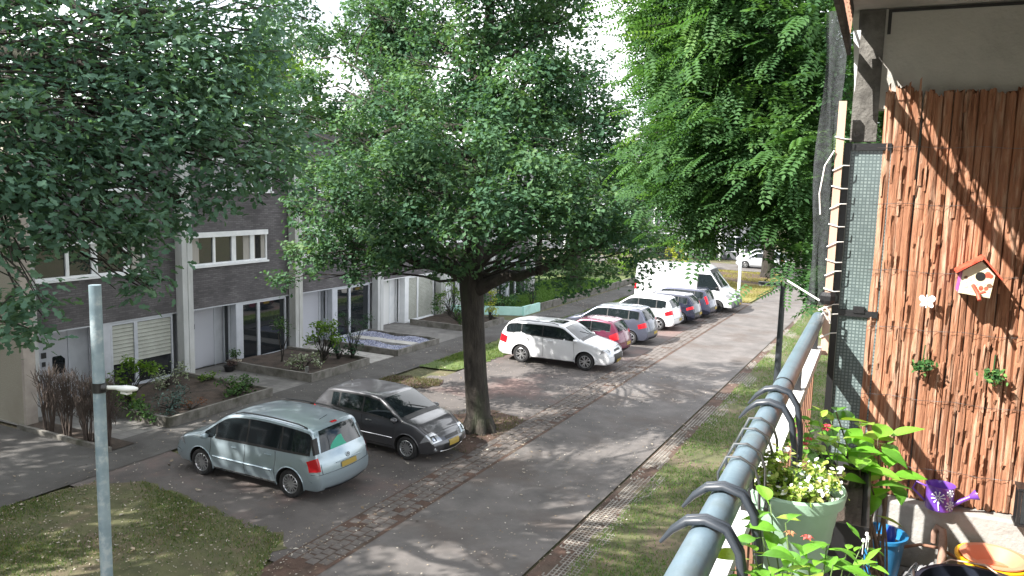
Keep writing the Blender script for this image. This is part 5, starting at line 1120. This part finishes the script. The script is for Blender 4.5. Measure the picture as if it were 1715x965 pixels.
# wooden batten tied with string
bt = bthing('wood_batten', 'pale wooden batten bound with white string at the rail end', 'batten', .035, 4.12, 6.2)
q = BM(); q.box(.02, .054, 4.10, 4.125, 6.12, 7.33); q.build('batten', batten_m, bt)
for i, z in enumerate((7.16, 7.02, 6.93, 6.84, 6.75, 6.66, 6.58, 6.52, 6.44, 6.36, 6.33, 6.22)):
    q = BM(); s = .012 if i % 2 else -.006; q.tube([(.015, 4.13, z-s), (.015, 4.094, z-s), (.06, 4.094, z+s), (.085, 4.12, z+s)], .003, 6); q.build('string', string_m, bt, smooth=60)
q = BM(); q.tube([(.016, 4.09, 7.1), (-.02, 4.08, 7.03), (-.035, 4.08, 6.9), (-.025, 4.08, 6.8)], .004, 6); q.build('string', string_m, bt, smooth=60)
q = BM(); q.tube([(.0, 4.09, 6.34), (.03, 4.06, 6.36), (.05, 4.07, 6.34), (.055, 4.08, 6.28)], .005, 6); q.tube([(-.01, 4.09, 6.30), (.025, 4.05, 6.335), (.045, 4.06, 6.3)], .004, 6); q.build('string', string_m, bt, smooth=60)
q = BM(); q.lathe([(.03, -.03), (.042, -.01), (.042, .012), (.03, .03)], (.036, 4.112, 6.40), 10); q.build('binding', blackm, bt)
wr = bthing('white_rod', 'thin white rod reaching out from the rail end', 'rod', 0, 4.1, 6.36); q = BM(); q.tube([(.0, 4.1, 6.385), (-.16, 4.16, 6.465)], .0045, 8); q.build('rod', string_m, wr)
# netting and hanging valance
nt_ = bthing('net_curtain', 'dark dusty netting strip hanging left of the wooden batten', 'net', -.02, 4.2, 6.5)
n, mm_ = 14, 6; q = BM(); vs = [(-.068+.09*j/mm_+.012*math.sin(i*.7+j)+.02*(1-i/n)*0, 4.20+.012*math.sin(j*2.1+i*.4), 6.35+1.41*i/n) for i in range(n+1) for j in range(mm_+1)]
q.add(vs, [(i*(mm_+1)+j, i*(mm_+1)+j+1, (i+1)*(mm_+1)+j+1, (i+1)*(mm_+1)+j) for i in range(n) for j in range(mm_)]); q.build('net', net_m, nt_, smooth=180)
va = bthing('valance', 'dark board and lattice hanging from the balcony ceiling edge', 'valance', .045, 2, 7.5)
q = BM(); q.box(.036, .052, -1.1, 4.15, 7.545, 7.61); q.build('board', dirty, va)
for i in range(57):
    b0 = -1.05+i*.09
    for s in (1, -1):
        q = BM(); q.bar((.044+s*.003, b0, 7.611), (.044+s*.003, b0+s*.09, 7.715), .005, .010, up=(1, 0, 0)); q.build('lattice_slat', slatw, va)
q = BM(); q.box(.036, .052, -1.1, 4.15, 7.716, 7.757); q.build('top_board', dirty, va)
q = BM(); q.add([(.06, 4.10, 7.64), (.092, 4.10, 7.64), (.085, 4.10, 7.36), (.06, 4.06, 7.64), (.092, 4.06, 7.64), (.085, 4.06, 7.36)], [(0, 1, 2), (3, 5, 4), (0, 3, 4, 1), (1, 4, 5, 2), (2, 5, 3, 0)]); q.build('end_bracket', wboard, va)

# bird house and small hangings on the bark
bh = bthing('bird_house', 'painted nesting box with red roof and flower pattern hanging on the bark', 'bird house', .66, 4.07, 6.5)
c0 = Vector((0.644, 4.040, 6.535)); tl_ = R(7); c_, s_ = math.cos(tl_), math.sin(tl_)
def bh_p(u, d, v): return (c0.x+u*c_+v*s_, 4.135-d, c0.z-u*s_*-0-u*s_+v*c_)
cream = mat('cream_paint', (.56, .50, .34), (.66, .59, .42), 30, .6); redp = mat('red_paint', (.50, .05, .025), (.66, .11, .06), 25, .55, .3, 40); purp = mat('purple_paint', (.30, .06, .28), (.42, .14, .38), 20, .5)
pent = [(-.062, -.065), (.062, -.065), (.062, .035), (0, .088), (-.062, .035)]
q = BM(); vs = [bh_p(u, d, v) for d in (.0, .115) for u, v in pent]; q.add(vs, [(0, 1, 2, 3, 4), (9, 8, 7, 6, 5)]+[(i, (i+1) % 5, 5+(i+1) % 5, 5+i) for i in range(5)]); q.build('box', cream, bh)
q = BM(); vs = [bh_p(-.0635, d, v) for d in (.0, .114) for v in (-.06, .03)]+[bh_p(-.066, d, v) for d in (.0, .114) for v in (-.06, .03)]; q.add(vs, [(0, 1, 3, 2), (4, 6, 7, 5), (0, 4, 5, 1), (2, 3, 7, 6), (0, 2, 6, 4), (1, 5, 7, 3)]); q.build('side_panel', purp, bh)
for u0, v0, u1, v1 in ((-.088, .022, .004, .102), (.088, .022, -.0, .102)):
    q = BM(); th = .009; vs = [bh_p(u, d, v+t) for d in (-.0, .145) for u, v, t in ((u0, v0, 0), (u1, v1, 0), (u1, v1, th), (u0, v0, th))]; q.add(vs, [(0, 1, 2, 3), (7, 6, 5, 4), (0, 4, 5, 1), (1, 5, 6, 2), (2, 6, 7, 3), (3, 7, 4, 0)]); q.build('roof_board', redp, bh)
def disc(u, v, r, d, m_, name, sx=1.):
    q = BM(); n = 16; q.add([bh_p(u+r*sx*math.cos(6.2832*i/n), d, v+r*math.sin(6.2832*i/n)) for i in range(n)]+[bh_p(u+r*sx*math.cos(6.2832*i/n), d-.003, v+r*math.sin(6.2832*i/n)) for i in range(n)], [tuple(range(n)), tuple(range(2*n-1, n-1, -1))]+[(i, (i+1) % n, n+(i+1) % n, n+i) for i in range(n)]); q.build(name, m_, bh)
disc(.008, .022, .020, .1165, dark, 'entrance_hole')
blue_p = mat('blue_grey_print', (.33, .34, .36), rough=.6); brown_p = mat('brown_print', (.17, .09, .05), rough=.6)
for u, v, r, m_ in ((.034, .034, .014, redp), (.046, .03, .01, redp), (-.042, -.012, .006, blue_p), (-.03, .002, .007, blue_p), (-.005, -.012, .008, blue_p), (.028, -.006, .007, blue_p), (.05, -.012, .009, brown_p), (-.04, -.03, .007, blue_p), (-.015, -.045, .006, blue_p), (.02, -.028, .011, redp), (.04, -.026, .009, redp), (-.046, .008, .007, brown_p), (.05, .004, .006, blue_p), (.0, -.03, .006, redp)):
    disc(u, v, r, .1158+.0004*random.random(), m_, 'flower_print', random.uniform(.8, 1.4))
q = BM(); q.tube([bh_p(-.012, .115, -.022), bh_p(.008, .165, -.05), bh_p(.018, .185, -.075)], .008, 10); q.tube([bh_p(.008, .165, -.05), bh_p(.035, .165, -.035)], .006, 8); q.build('perch', redp, bh, smooth=50)
bf = bthing('butterfly_ornament', 'small white butterfly ornament on the bark left of the nesting box', 'ornament', .45, 4.1, 6.4)
bc = Vector((0.459, 4.100, 6.419))
for s in (1, -1):
    for v, l, wd in ((.012, .030, .016), (-.014, .024, .013)):
        q = BM(); n = 12; vs = []
        for t in (0, .004):
            for i in range(n): an = 6.2832*i/n; vs.append((bc.x+s*(.004+l/2+l/2*math.cos(an)), 4.11-abs(math.cos(an)*.006)-t-.006*(1+math.cos(an)), bc.z+v+wd*math.sin(an)+.3*v*math.cos(an)))
        q.add(vs, [tuple(range(n)), tuple(range(2*n-1, n-1, -1))]+[(i, (i+1) % n, n+(i+1) % n, n+i) for i in range(n)]); q.build('wing', mat('white_enamel', (.8, .8, .8), rough=.4), bf)
q = BM(); q.tube([(bc.x, 4.105, bc.z-.03), (bc.x, 4.10, bc.z+.03)], .004, 6); q.build('body', mat('white_enamel', (.8, .8, .8)), bf)
sprig = leaf_mat('sprig_leaf', [(.03, .08, .03), (.06, .15, .04), (.16, .3, .08)], .2)
for i, (c, lb) in enumerate((((0.468, 4.100, 6.126), 'little dark green sprig hanging on the bark below the butterfly'), ((0.752, 4.100, 6.110), 'little bright green sprig hanging on the bark below the nesting box'))):
    c = Vector(c); root = bthing('hanging_sprig', lb, 'plant', c.x, 4.12, c.z+.04, 'hanging sprigs'); q = BM()
    q.tube([(c.x+.004, 4.135, c.z+.085), (c.x, 4.115, c.z+.03), (c.x, 4.10, c.z)], .003, 5)
    for k in range(8): q.tube([(c.x, 4.11, c.z+.02), (c.x+random.uniform(-.04, .04), 4.10-random.uniform(0, .05), c.z-random.uniform(.0, .03))], .002, 4)
    q.build('stem', sprig, root)
    P = np.array([W_(c.x+random.gauss(0, .024), 4.09+random.gauss(0, .016), c.z-.006+random.gauss(0, .014)) for _ in range(90)])
    link(bpy.data.objects.new('leaves', leaf_mesh('leaves', P, rng.normal(size=P.shape)+np.array((0, -.8, .6)), rng.uniform(.018, .03, len(P)), OVAL, sprig, rng.random(len(P))*(.6 if i == 0 else 1), off=root.location)), root, kind='stuff')
# purple watering can on the parapet
wc = bthing('watering_can', 'small purple watering can with white flower print on the low wall', 'watering can', .57, 4.09, 5.46)
vio = mat('violet_enamel', (.14, .05, .36), rough=.35, coat=.5); ca, cb, cz = .585, 4.075, 5.457
q = BM(); q.lathe([(0, .003), (.056, .003), (.058, .008), (.060, .112), (.063, .118), (.060, .118), (.056, .105), (.052, .02), (0, .02)], (ca, cb, cz), 32); q.build('body', vio, wc, smooth=40)
q = BM(); q.tube([(ca+.05, cb-.01, cz+.03), (ca+.09, cb-.01, cz+.06), (ca+.125, cb-.01, cz+.085)], [.012, .010, .009], 12); q.lathe([(.009, .0), (.024, .03), (.024, .034), (0, .034)], (0, 0, 0), 16)
k = len(q.v)-64; rm = Matrix.Translation((ca+.12, cb-.01, cz+.082)) @ Matrix.Rotation(R(60), 4, 'Y')
for i in range(k, len(q.v)): q.v[i] = tuple(rm @ Vector(q.v[i]))
q.build('spout', vio, wc, smooth=40)
q = BM(); q.tube([(ca-.058, cb, cz+.10), (ca-.10, cb, cz+.115), (ca-.115, cb, cz+.08), (ca-.06, cb, cz+.03)], .005, 8); q.build('handle', vio, wc, smooth=50)
wp = mat('white_print', (.72, .72, .76), rough=.5)
for an0, z0, r_, npt in ((-100, .072, .03, 9), (-48, .036, .024, 8), (-52, .095, .018, 7)):
    q = BM()
    def cy(an, z): return (ca+.0612*math.cos(R(an)), cb+.0612*math.sin(R(an)), cz+z)
    for i in range(npt):
        t = 6.2832*i/npt; pts = [cy(an0+r_*math.cos(t)*f/.06*57.3, z0+r_*math.sin(t)*f) for f in (.15, .55, .8)]; q.tube(pts, [.0016, .0018, .0022], 5)
        q.tube([cy(an0+r_*math.cos(t)*f/.06*57.3, z0+r_*math.sin(t)*f) for f in (.8, .98)], [.0045, .0035], 6)
    if an0 == -100: q.tube([cy(an0, z0-.02), cy(an0+6, z0-.06)], .0022, 5)
    q.build('flower_print', wp, wc)

# rail hooks and hanging planters
def hook(root, b0):
    for db in (-.008, .008):
        q = BM(); q.tube([(-.075, b0+db*.3, 6.285), (-.055, b0+db*.7, 6.312), (-.03, b0+db, 6.334), (0, b0+db, 6.341), (.036, b0+db, 6.332), (.06, b0+db, 6.295), (.073, b0+db, 6.22), (.077, b0+db, 6.10), (.085, b0+db, 5.98)], [.003, .006, .0075, .0075, .0075, .0075, .0075, .008, .008], 8); q.build('hook_arm', hook_m, root, smooth=60)
    q = BM(); q.tube([(-.03, b0, 6.333), (0, b0, 6.341), (.036, b0, 6.332), (.06, b0, 6.296), (.073, b0, 6.222), (.077, b0, 6.10)], .006, 6); q.build('hook_web', hook_m, root, smooth=60)
def trough(name, label, a0, a1, b0, b1, z0, z1, hooks):
    root = bthing(name, label, 'planter', (a0+a1)/2, (b0+b1)/2, z0); q = BM(); e = .02; t = .006
    q.add([(a0+e, b0+e, z0), (a1-e, b0+e, z0), (a1-e, b1-e, z0), (a0+e, b1-e, z0), (a0, b0, z1), (a1, b0, z1), (a1, b1, z1), (a0, b1, z1), (a0+t, b0+t, z1), (a1-t, b0+t, z1), (a1-t, b1-t, z1), (a0+t, b1-t, z1), (a0+e, b0+e, z1-.04), (a1-e, b0+e, z1-.04), (a1-e, b1-e, z1-.04), (a0+e, b1-e, z1-.04)],
          [(3, 2, 1, 0)]+[(i, (i+1) % 4, 4+(i+1) % 4, 4+i) for i in range(4)]+[(4+i, 4+(i+1) % 4, 8+(i+1) % 4, 8+i) for i in range(4)]+[(8+i, 8+(i+1) % 4, 12+(i+1) % 4, 12+i) for i in range(4)]); q.build('box', black, root)
    q = BM(); n = 12; gx, gy = np.meshgrid(np.linspace(a0+e, a1-e, n), np.linspace(b0+e, b1-e, n)); q.add([(x, y, z1-.035+.01*mnoise.noise(Vector((x*40, y*40, 0)))) for x, y in zip(gx.ravel(), gy.ravel())], [(j*n+i, j*n+i+1, (j+1)*n+i+1, (j+1)*n+i) for j in range(n-1) for i in range(n-1)]); q.build('earth', soil, root)
    for h_ in hooks: hook(root, h_)
    return root
trough('rail_planter', 'black rail planter with large hooks in the very front, broad leaved plant in it', .092, .27, 1.10, 1.68, 5.80, 6.0, (1.325, 1.50))
trough('rail_planter', 'black rail planter with hooks further along the rail, red flowers in it', .092, .27, 2.24, 2.86, 5.82, 6.02, (2.19, 2.36))
# green pot hung on wire
gp = mat('sage_pot', (.30, .46, .33), (.36, .52, .39), 5, .45, .05, 40); pa, pb, pz = .095, 1.93, 6.21
root = bthing('flower_pot', 'sage green ribbed pot wired to the handrail full of white blossom', 'flower pot', pa, pb, pz-.19)
q = BM(); r_ = .112
q.lathe([(0, -.19), (r_*.72, -.19), (r_*.80, -.12), (r_*.815, -.118), (r_*.85, -.08), (r_*.865, -.078), (r_*.93, -.028), (r_*1.02, -.026), (r_*1.06, 0), (r_*1.03, .006), (r_*.97, 0), (r_*.92, -.03)], (pa, pb, pz), 40); q.build('pot_body', gp, root, smooth=35)
q = BM(); q.lathe([(0, -.02), (r_*.93, -.028)], (pa, pb, pz), 24); q.build('earth', soil, root)
for b0 in (1.70, 1.80, 1.93, 2.03):
    q = BM(); q.tube([(-.035, b0-.03, 6.26), (-.042, b0-.015, 6.30), (-.028, b0, 6.332), (.0, b0, 6.336), (.03, b0, 6.32), (.04, b0+.02, 6.28), (.045, b0+.02, 6.20), (.05, pb-.03+.02*(b0-1.8), 6.165)], .0035, 6); q.build('hanger_wire', wire_m, root, smooth=60)
q = BM(); q.tube([(.05, 1.78, 6.2), (.048, 1.86, 6.215), (.05, 1.95, 6.2), (.045, 2.03, 6.21)], .006, 6, jit=.3); q.build('wire_twist', wire_m, root)
fl = bthing('blossom_plant', 'mass of yellow green leaves and white blossom in the sage green pot', 'plant', pa, pb, pz)
cl = [(pa+.075*math.cos(t)*f, pb+.075*math.sin(t)*f, pz+.015+.02*(1-f), .045) for t, f in [(i*1.05, 1) for i in range(6)]]+[(pa, pb, pz+.04, .055), (pa+.03, pb-.09, pz+.01, .035), (pa-.05, pb+.05, pz+.03, .04)]
P, N = crown_points([(*c, .8) for c in cl], 9000, 6, .012, 6); P = np.array(P) @ np.array(BAL.to_3x3()).T+np.array(BAL.translation)
fm = leaf_mat('blossom_leaf', [(.12, .20, .03), (.22, .33, .06), (.36, .46, .12), (.40, .36, .15)], .35)
q = BM()
for c in cl:
    for _ in range(3): q.tube([(pa, pb, pz-.03), (c[0]+random.uniform(-.02, .02), c[1]+random.uniform(-.02, .02), c[2])], .002, 4)
q.build('stem', fm, fl)
link(bpy.data.objects.new('leaves', leaf_mesh('leaves', P, N, rng.uniform(.012, .022, len(P)), OVAL, fm, rng.random(len(P)), off=fl.location)), fl, kind='stuff')
i = rng.choice(len(P), 100, replace=False)
link(bpy.data.objects.new('blossom', leaf_mesh('blossom', P[i]+np.array((0, 0, .010)), N[i]*.3+np.array((0, -.5, .8)), rng.uniform(.012, .02, len(i)), OVAL, mat('petal', (.8, .8, .78), rough=.6, trans=.2), rng.random(len(i)), off=fl.location)), fl, kind='stuff')

# broad leaved plants, each leaf a part
def leaf_protos(name, m_, ln, wd, tones, k=4):
    out_ = []
    for i in range(k):
        n = 8; vs = []; cu = random.uniform(.1, .5); fo = random.uniform(.1, .35)
        for j in range(n+1):
            t = j/n; h_ = wd*math.sin(math.pi*t**.8)**.9*(1-.1*t)+.0005; z = .25*ln*t-cu*ln*t*t
            vs += [(ln*t, -h_, z+fo*h_), (ln*t, -h_*.5, z+fo*h_*.35+.002), (ln*t, 0, z), (ln*t, h_*.5, z+fo*h_*.35+.002), (ln*t, h_, z+fo*h_)]
        fs = [(j*5+c, j*5+c+1, (j+1)*5+c+1, (j+1)*5+c) for j in range(n) for c in range(4)]
        b = MB(); b.add(vs, fs); b.add([(-.25*ln, 0, -.03*ln), (0, .0016, 0), (0, -.0016, 0)], [(0, 1, 2)]); me = b.mesh('leaf', m_[i % len(m_)], 180); out_.append(me)
    return out_
lf_g = [mat('leaf_bright_%d' % i, c, tuple(x*1.25 for x in c), 30, .38, .1, 90, trans=.35) for i, c in enumerate(((.12, .30, .03), (.17, .36, .04), (.09, .23, .03), (.26, .36, .06)))]
stem_g = mat('green_stem', (.10, .16, .05), rough=.6)
def leafy(root, base, tips, protos_, per, sc=(.8, 1.2), stemr=.004, sm=None, up=.3, ring=.015):
    for tp in tips:
        t = Vector(tp); q = BM(); p = limb_path(base, t, .06, 6, .08); q.tube(p, np.linspace(stemr, stemr*.5, 6), 6); q.build('stem', sm or stem_g, root, smooth=60)
        n = per if isinstance(per, int) else random.randint(*per); a0 = random.uniform(0, 6.28)
        for i in range(n):
            a = a0+i*2.4+random.uniform(-.3, .3); o = bpy.data.objects.new('leaf', random.choice(protos_)); lv = i/max(1, n-1)
            pos = t+Vector((math.cos(a)*ring, math.sin(a)*ring, -.05*lv*(n > 3)))
            o.location = W_(*pos)-root.location; el = up*(1-lv)+random.uniform(-.35, .25)-.15
            o.rotation_euler = (random.uniform(-.35, .35), -el, a+R(2.45)); s = random.uniform(*sc); o.scale = (s, s, s); link(o, root)
pr1 = leaf_protos('leaf', lf_g, .075, .019, None); pr2 = leaf_protos('leaf', lf_g, .115, .033, None, 5)
r1 = bthing('leafy_plant', 'glossy oval leaved plant in the front rail planter', 'plant', .16, 1.4, 5.97)
leafy(r1, (.16, 1.45, 5.96), [(0.081, 1.560, 6.298), (0.116, 1.500, 6.291), (0.086, 1.420, 6.288), (0.138, 1.450, 6.259), (0.079, 1.360, 6.279), (0.127, 1.360, 6.268), (0.190, 1.500, 6.261), (0.167, 1.400, 6.260), (0.112, 1.320, 6.272), (0.204, 1.450, 6.251)], pr1, (4, 6), (.55, .95), .0025)
bud = mat('red_bud', (.45, .07, .06), rough=.6); dryl = mat('withered_petal', (.28, .13, .06), rough=.9)
for tp, m_ in (((0.156, 1.500, 6.265), bud), ((0.127, 1.480, 6.275), dryl), ):
    q = BM(); t = Vector(tp)
    for k in range(6): a = k*1.05; q.add([(t.x, t.y, t.z), (t.x+.008*math.cos(a-.4), t.y+.008*math.sin(a-.4), t.z+.008), (t.x+.013*math.cos(a), t.y+.013*math.sin(a), t.z+.004), (t.x+.008*math.cos(a+.4), t.y+.008*math.sin(a+.4), t.z+.008)], [(0, 1, 2, 3)])
    q.build('flower', m_, r1)
r2 = bthing('leafy_plant', 'small leaved plant with red flowers in the further rail planter', 'plant', .18, 2.5, 6.0)
leafy(r2, (.18, 2.5, 5.98), [(0.062, 2.600, 6.198), (0.090, 2.550, 6.168), (0.056, 2.500, 6.158), (0.140, 2.500, 6.162), (0.104, 2.620, 6.199), (0.140, 2.700, 6.174), (0.085, 2.450, 6.159), (0.170, 2.550, 6.181)], pr1, (4, 6), (.5, .85), .0025)
for tp in ((0.135, 2.450, 6.208), (0.094, 2.420, 6.181), (0.085, 2.400, 6.171), (0.140, 2.460, 6.217)):
    q = BM(); t = Vector(tp)
    for k in range(6): a = k*1.05; q.add([(t.x, t.y, t.z), (t.x+.010*math.cos(a-.4), t.y+.01*math.sin(a-.4), t.z+.008), (t.x+.016*math.cos(a), t.y+.016*math.sin(a), t.z+.004), (t.x+.01*math.cos(a+.4), t.y+.01*math.sin(a+.4), t.z+.008)], [(0, 1, 2, 3)])
    q.build('flower', mat('crimson_petal', (.45, .02, .05), rough=.6), r2)
hy = bthing('hydrangea', 'large leaved woody plant standing before the bark screen', 'plant', .36, 2.95, FZ+.3)
woody = mat('woody_stem', (.10, .065, .045), (.17, .12, .085), 20, .9, .4, 40)
leafy(hy, (.34, 2.95, FZ+.3), [(0.147, 2.900, 6.154), (0.283, 2.850, 6.094), (0.233, 2.750, 6.055), (0.324, 2.800, 6.014), (0.185, 2.800, 6.073), (0.224, 2.950, 6.121), (0.283, 2.750, 5.903), (0.228, 2.700, 5.940), (0.312, 3.000, 6.078), (0.264, 2.700, 6.006), (0.183, 2.800, 5.969), (0.298, 2.900, 6.009)], pr2, (4, 6), (.7, 1.1), .005, woody, .35)
q = BM()
for _ in range(12):
    e = Vector((0.209, 2.850, 5.841))+Vector((random.gauss(0, .05), random.gauss(0, .08), random.gauss(0, .05))); q.tube(limb_path((.34+random.uniform(-.03, .03), 2.95+random.uniform(-.03, .03), FZ+.28), e, .05, 5, .12), np.linspace(.003, .0015, 5), 4)
q.build('twigs', woody, hy, kind='stuff')
pot_ = bthing('flower_pot', 'dark tub under the large leaved plant', 'flower pot', .34, 2.95, FZ); q = BM(); q.lathe([(0, 0), (.12, 0), (.15, .3), (.14, .3), (.12, .27), (0, .27)], (.34, 2.95, FZ), 24); q.build('pot_body', black, pot_, smooth=40)
wf = bthing('wild_flower', 'thin weed with narrow leaves and tiny white buds in front of the blue bucket', 'plant', .22, 1.9, 6.0)
pr3 = leaf_protos('leaf', lf_g, .05, .009, None, 3)
leafy(wf, (.2, 1.75, 5.95), [(0.256, 1.850, 6.143), (0.255, 1.800, 6.123), (0.251, 1.750, 6.111), (0.223, 1.700, 6.172)], pr3, 5, (.8, 1.2), .0018)
q = BM()
for tp in ((0.260, 1.850, 6.156), (0.254, 1.850, 6.140), (0.264, 1.860, 6.144)):
    t = Vector(tp); q.tube([t+Vector((0, 0, -.03)), t], .001, 4); q.lathe([(0, -.004), (.004, 0), (.003, .006), (0, .007)], t, 8)
q.build('bud', mat('white_enamel', (.8, .8, .8)), wf)

# things on the balcony floor
def bucket(name, label, a, b, z, r, h, m_, rim=1.07, inner=.7, cat='bucket', floor_m=None, bot=.76):
    root = bthing(name, label, cat, a, b, z); q = BM(); q.lathe([(0, 0), (r*bot, 0), (r*.97, h*.93), (r*rim, h*.93), (r*rim, h), (r*.95, h), (r*.9, h*inner), (0, h*inner-.005)], (a, b, z), 36, 0); q.build('bucket_body', m_, root, smooth=35); return root
blu_p = mat('blue_plastic', (.02, .16, .34), rough=.4); 
r = bucket('bucket', 'blue toy bucket with earth beside the low wall', .345, 3.93, FZ, .112, .21, blu_p, inner=.8)
q = BM(); q.lathe([(0, .165), (.085, .168)], (.352, 3.93, FZ), 20); q.build('earth', soil, r)
sp_ = bthing('toy_shovel', 'dark blue toy shovel standing in the blue bucket', 'toy shovel', .39, 3.92, FZ+.17); q = BM(); q.tube([(.385, 3.90, FZ+.168), (.39, 3.91, FZ+.22), (.392, 3.915, FZ+.255)], [.020, .024, .012], 12); q.build('handle', mat('royal_blue', (.01, .04, .32), rough=.35), sp_, smooth=50)
yel = mat('yellow_plastic', (.75, .40, .01), rough=.4); ora = mat('terracotta_plastic', (.60, .20, .11), (.66, .25, .15), 5, .6)
r = bucket('flower_pot', 'round yellow tub on the balcony floor at the low wall', .80, 3.90, FZ, .145, .20, yel, inner=.72, cat='tub', rim=1.05, bot=.85)
r = bthing('plant_bowl', 'terracotta plastic bowl nested in the yellow tub', 'bowl', .80, 3.90, FZ+.15); q = BM(); q.lathe([(0, .008), (.07, .008), (.115, .055), (.134, .058), (.134, .064), (.112, .064), (.068, .016), (0, .016)], (.80, 3.90, FZ+.145), 36); q.build('bowl', ora, r, smooth=35)
q = BM(); q.bar((.76, 3.88, FZ+.165), (.85, 3.86, FZ+.175), .008, .025); q.build('shard', mat('orange_shard', (.75, .16, .07), rough=.5), r)
r = bucket('tub', 'wide black rubber tub in the bottom corner of the balcony', .72, 3.52, FZ, .24, .20, mat('navy_rubber', (.012, .016, .028), rough=.5), inner=.25, cat='tub', rim=1.03)
q = BM(); q.tube([(.50, 3.62, FZ+.16), (.47, 3.60, FZ+.20), (.47, 3.54, FZ+.20), (.49, 3.48, FZ+.16)], .008, 8); q.build('handle', wire_m, r, smooth=50)
tw = bthing('garden_hook', 'curved brown wooden handle leaning at the low wall', 'tool', .61, 4.0, FZ); q = BM(); q.tube([(.60, 3.86, FZ+.0), (.605, 3.93, FZ+.1), (.61, 4.0, FZ+.19), (.605, 4.03, FZ+.235), (.585, 4.04, FZ+.24), (.575, 4.045, FZ+.21), (.575, 4.05, FZ+.16)], [.018, .018, .018, .017, .016, .014, .012], 10, jit=.06); q.build('shaft', mat('worn_wood', (.20, .12, .085), (.32, .20, .15), 14, .8, .3, 40), tw, smooth=60)
q = BM(); q.tube([(.45, 4.0, FZ+.13), (.52, 4.02, FZ+.15), (.6, 4.02, FZ+.15), (.68, 4.0, FZ+.12)], .008, 8, jit=.1); q.build('rim', slatw, tw, smooth=60)
pb_ = bthing('plastic_bag', 'crumpled clear plastic bag between the blue bucket and the yellow tub', 'bag', .55, 3.85, FZ); q = BM(); n = 22; vs = []
for i in range(n+1):
    for j in range(n+1):
        u, v = i/n, j/n; f = math.sin(math.pi*u)*math.sin(math.pi*v); vs.append((.44+.24*u, 3.74+.24*v, FZ+.005+.10*f**.5*(1+.5*mnoise.noise(Vector((u*6, v*6, 1))))+.02*mnoise.noise(Vector((u*15, v*15, 5)))))
q.add(vs, [(i*(n+1)+j, i*(n+1)+j+1, (i+1)*(n+1)+j+1, (i+1)*(n+1)+j) for i in range(n) for j in range(n)]); q.build('film', mat('clear_film', (.35, .35, .36), rough=.2, alpha=.6, spec=.9), pb_, smooth=30)
st = bthing('curved_wire', 'long thin cane bending over the yellow tub', 'cane', .8, 3.75, FZ+.2); q = BM(); q.tube([(.52, 3.78, FZ+.12), (.62, 3.74, FZ+.22), (.74, 3.70, FZ+.24), (.84, 3.66, FZ+.2), (.9, 3.62, FZ+.12)], .004, 6); q.build('cane', batten_m, st, smooth=60)
lt = bthing('lantern', 'dark lantern edge standing on the low wall at the right side', 'lantern', .97, 4.07, 5.46); q = BM()
for x in (.885, .985):
    for y in (4.02, 4.10): q.box(x, x+.012, y, y+.012, 5.466, 5.62)
q.box(.88, 1.0, 4.015, 4.118, 5.457, 5.467); q.box(.88, 1.0, 4.015, 4.118, 5.62, 5.63); q.build('frame', blackm, lt); q = BM(); q.box(.899, .983, 4.024, 4.03, 5.468, 5.618); q.build('pane', glass, lt)
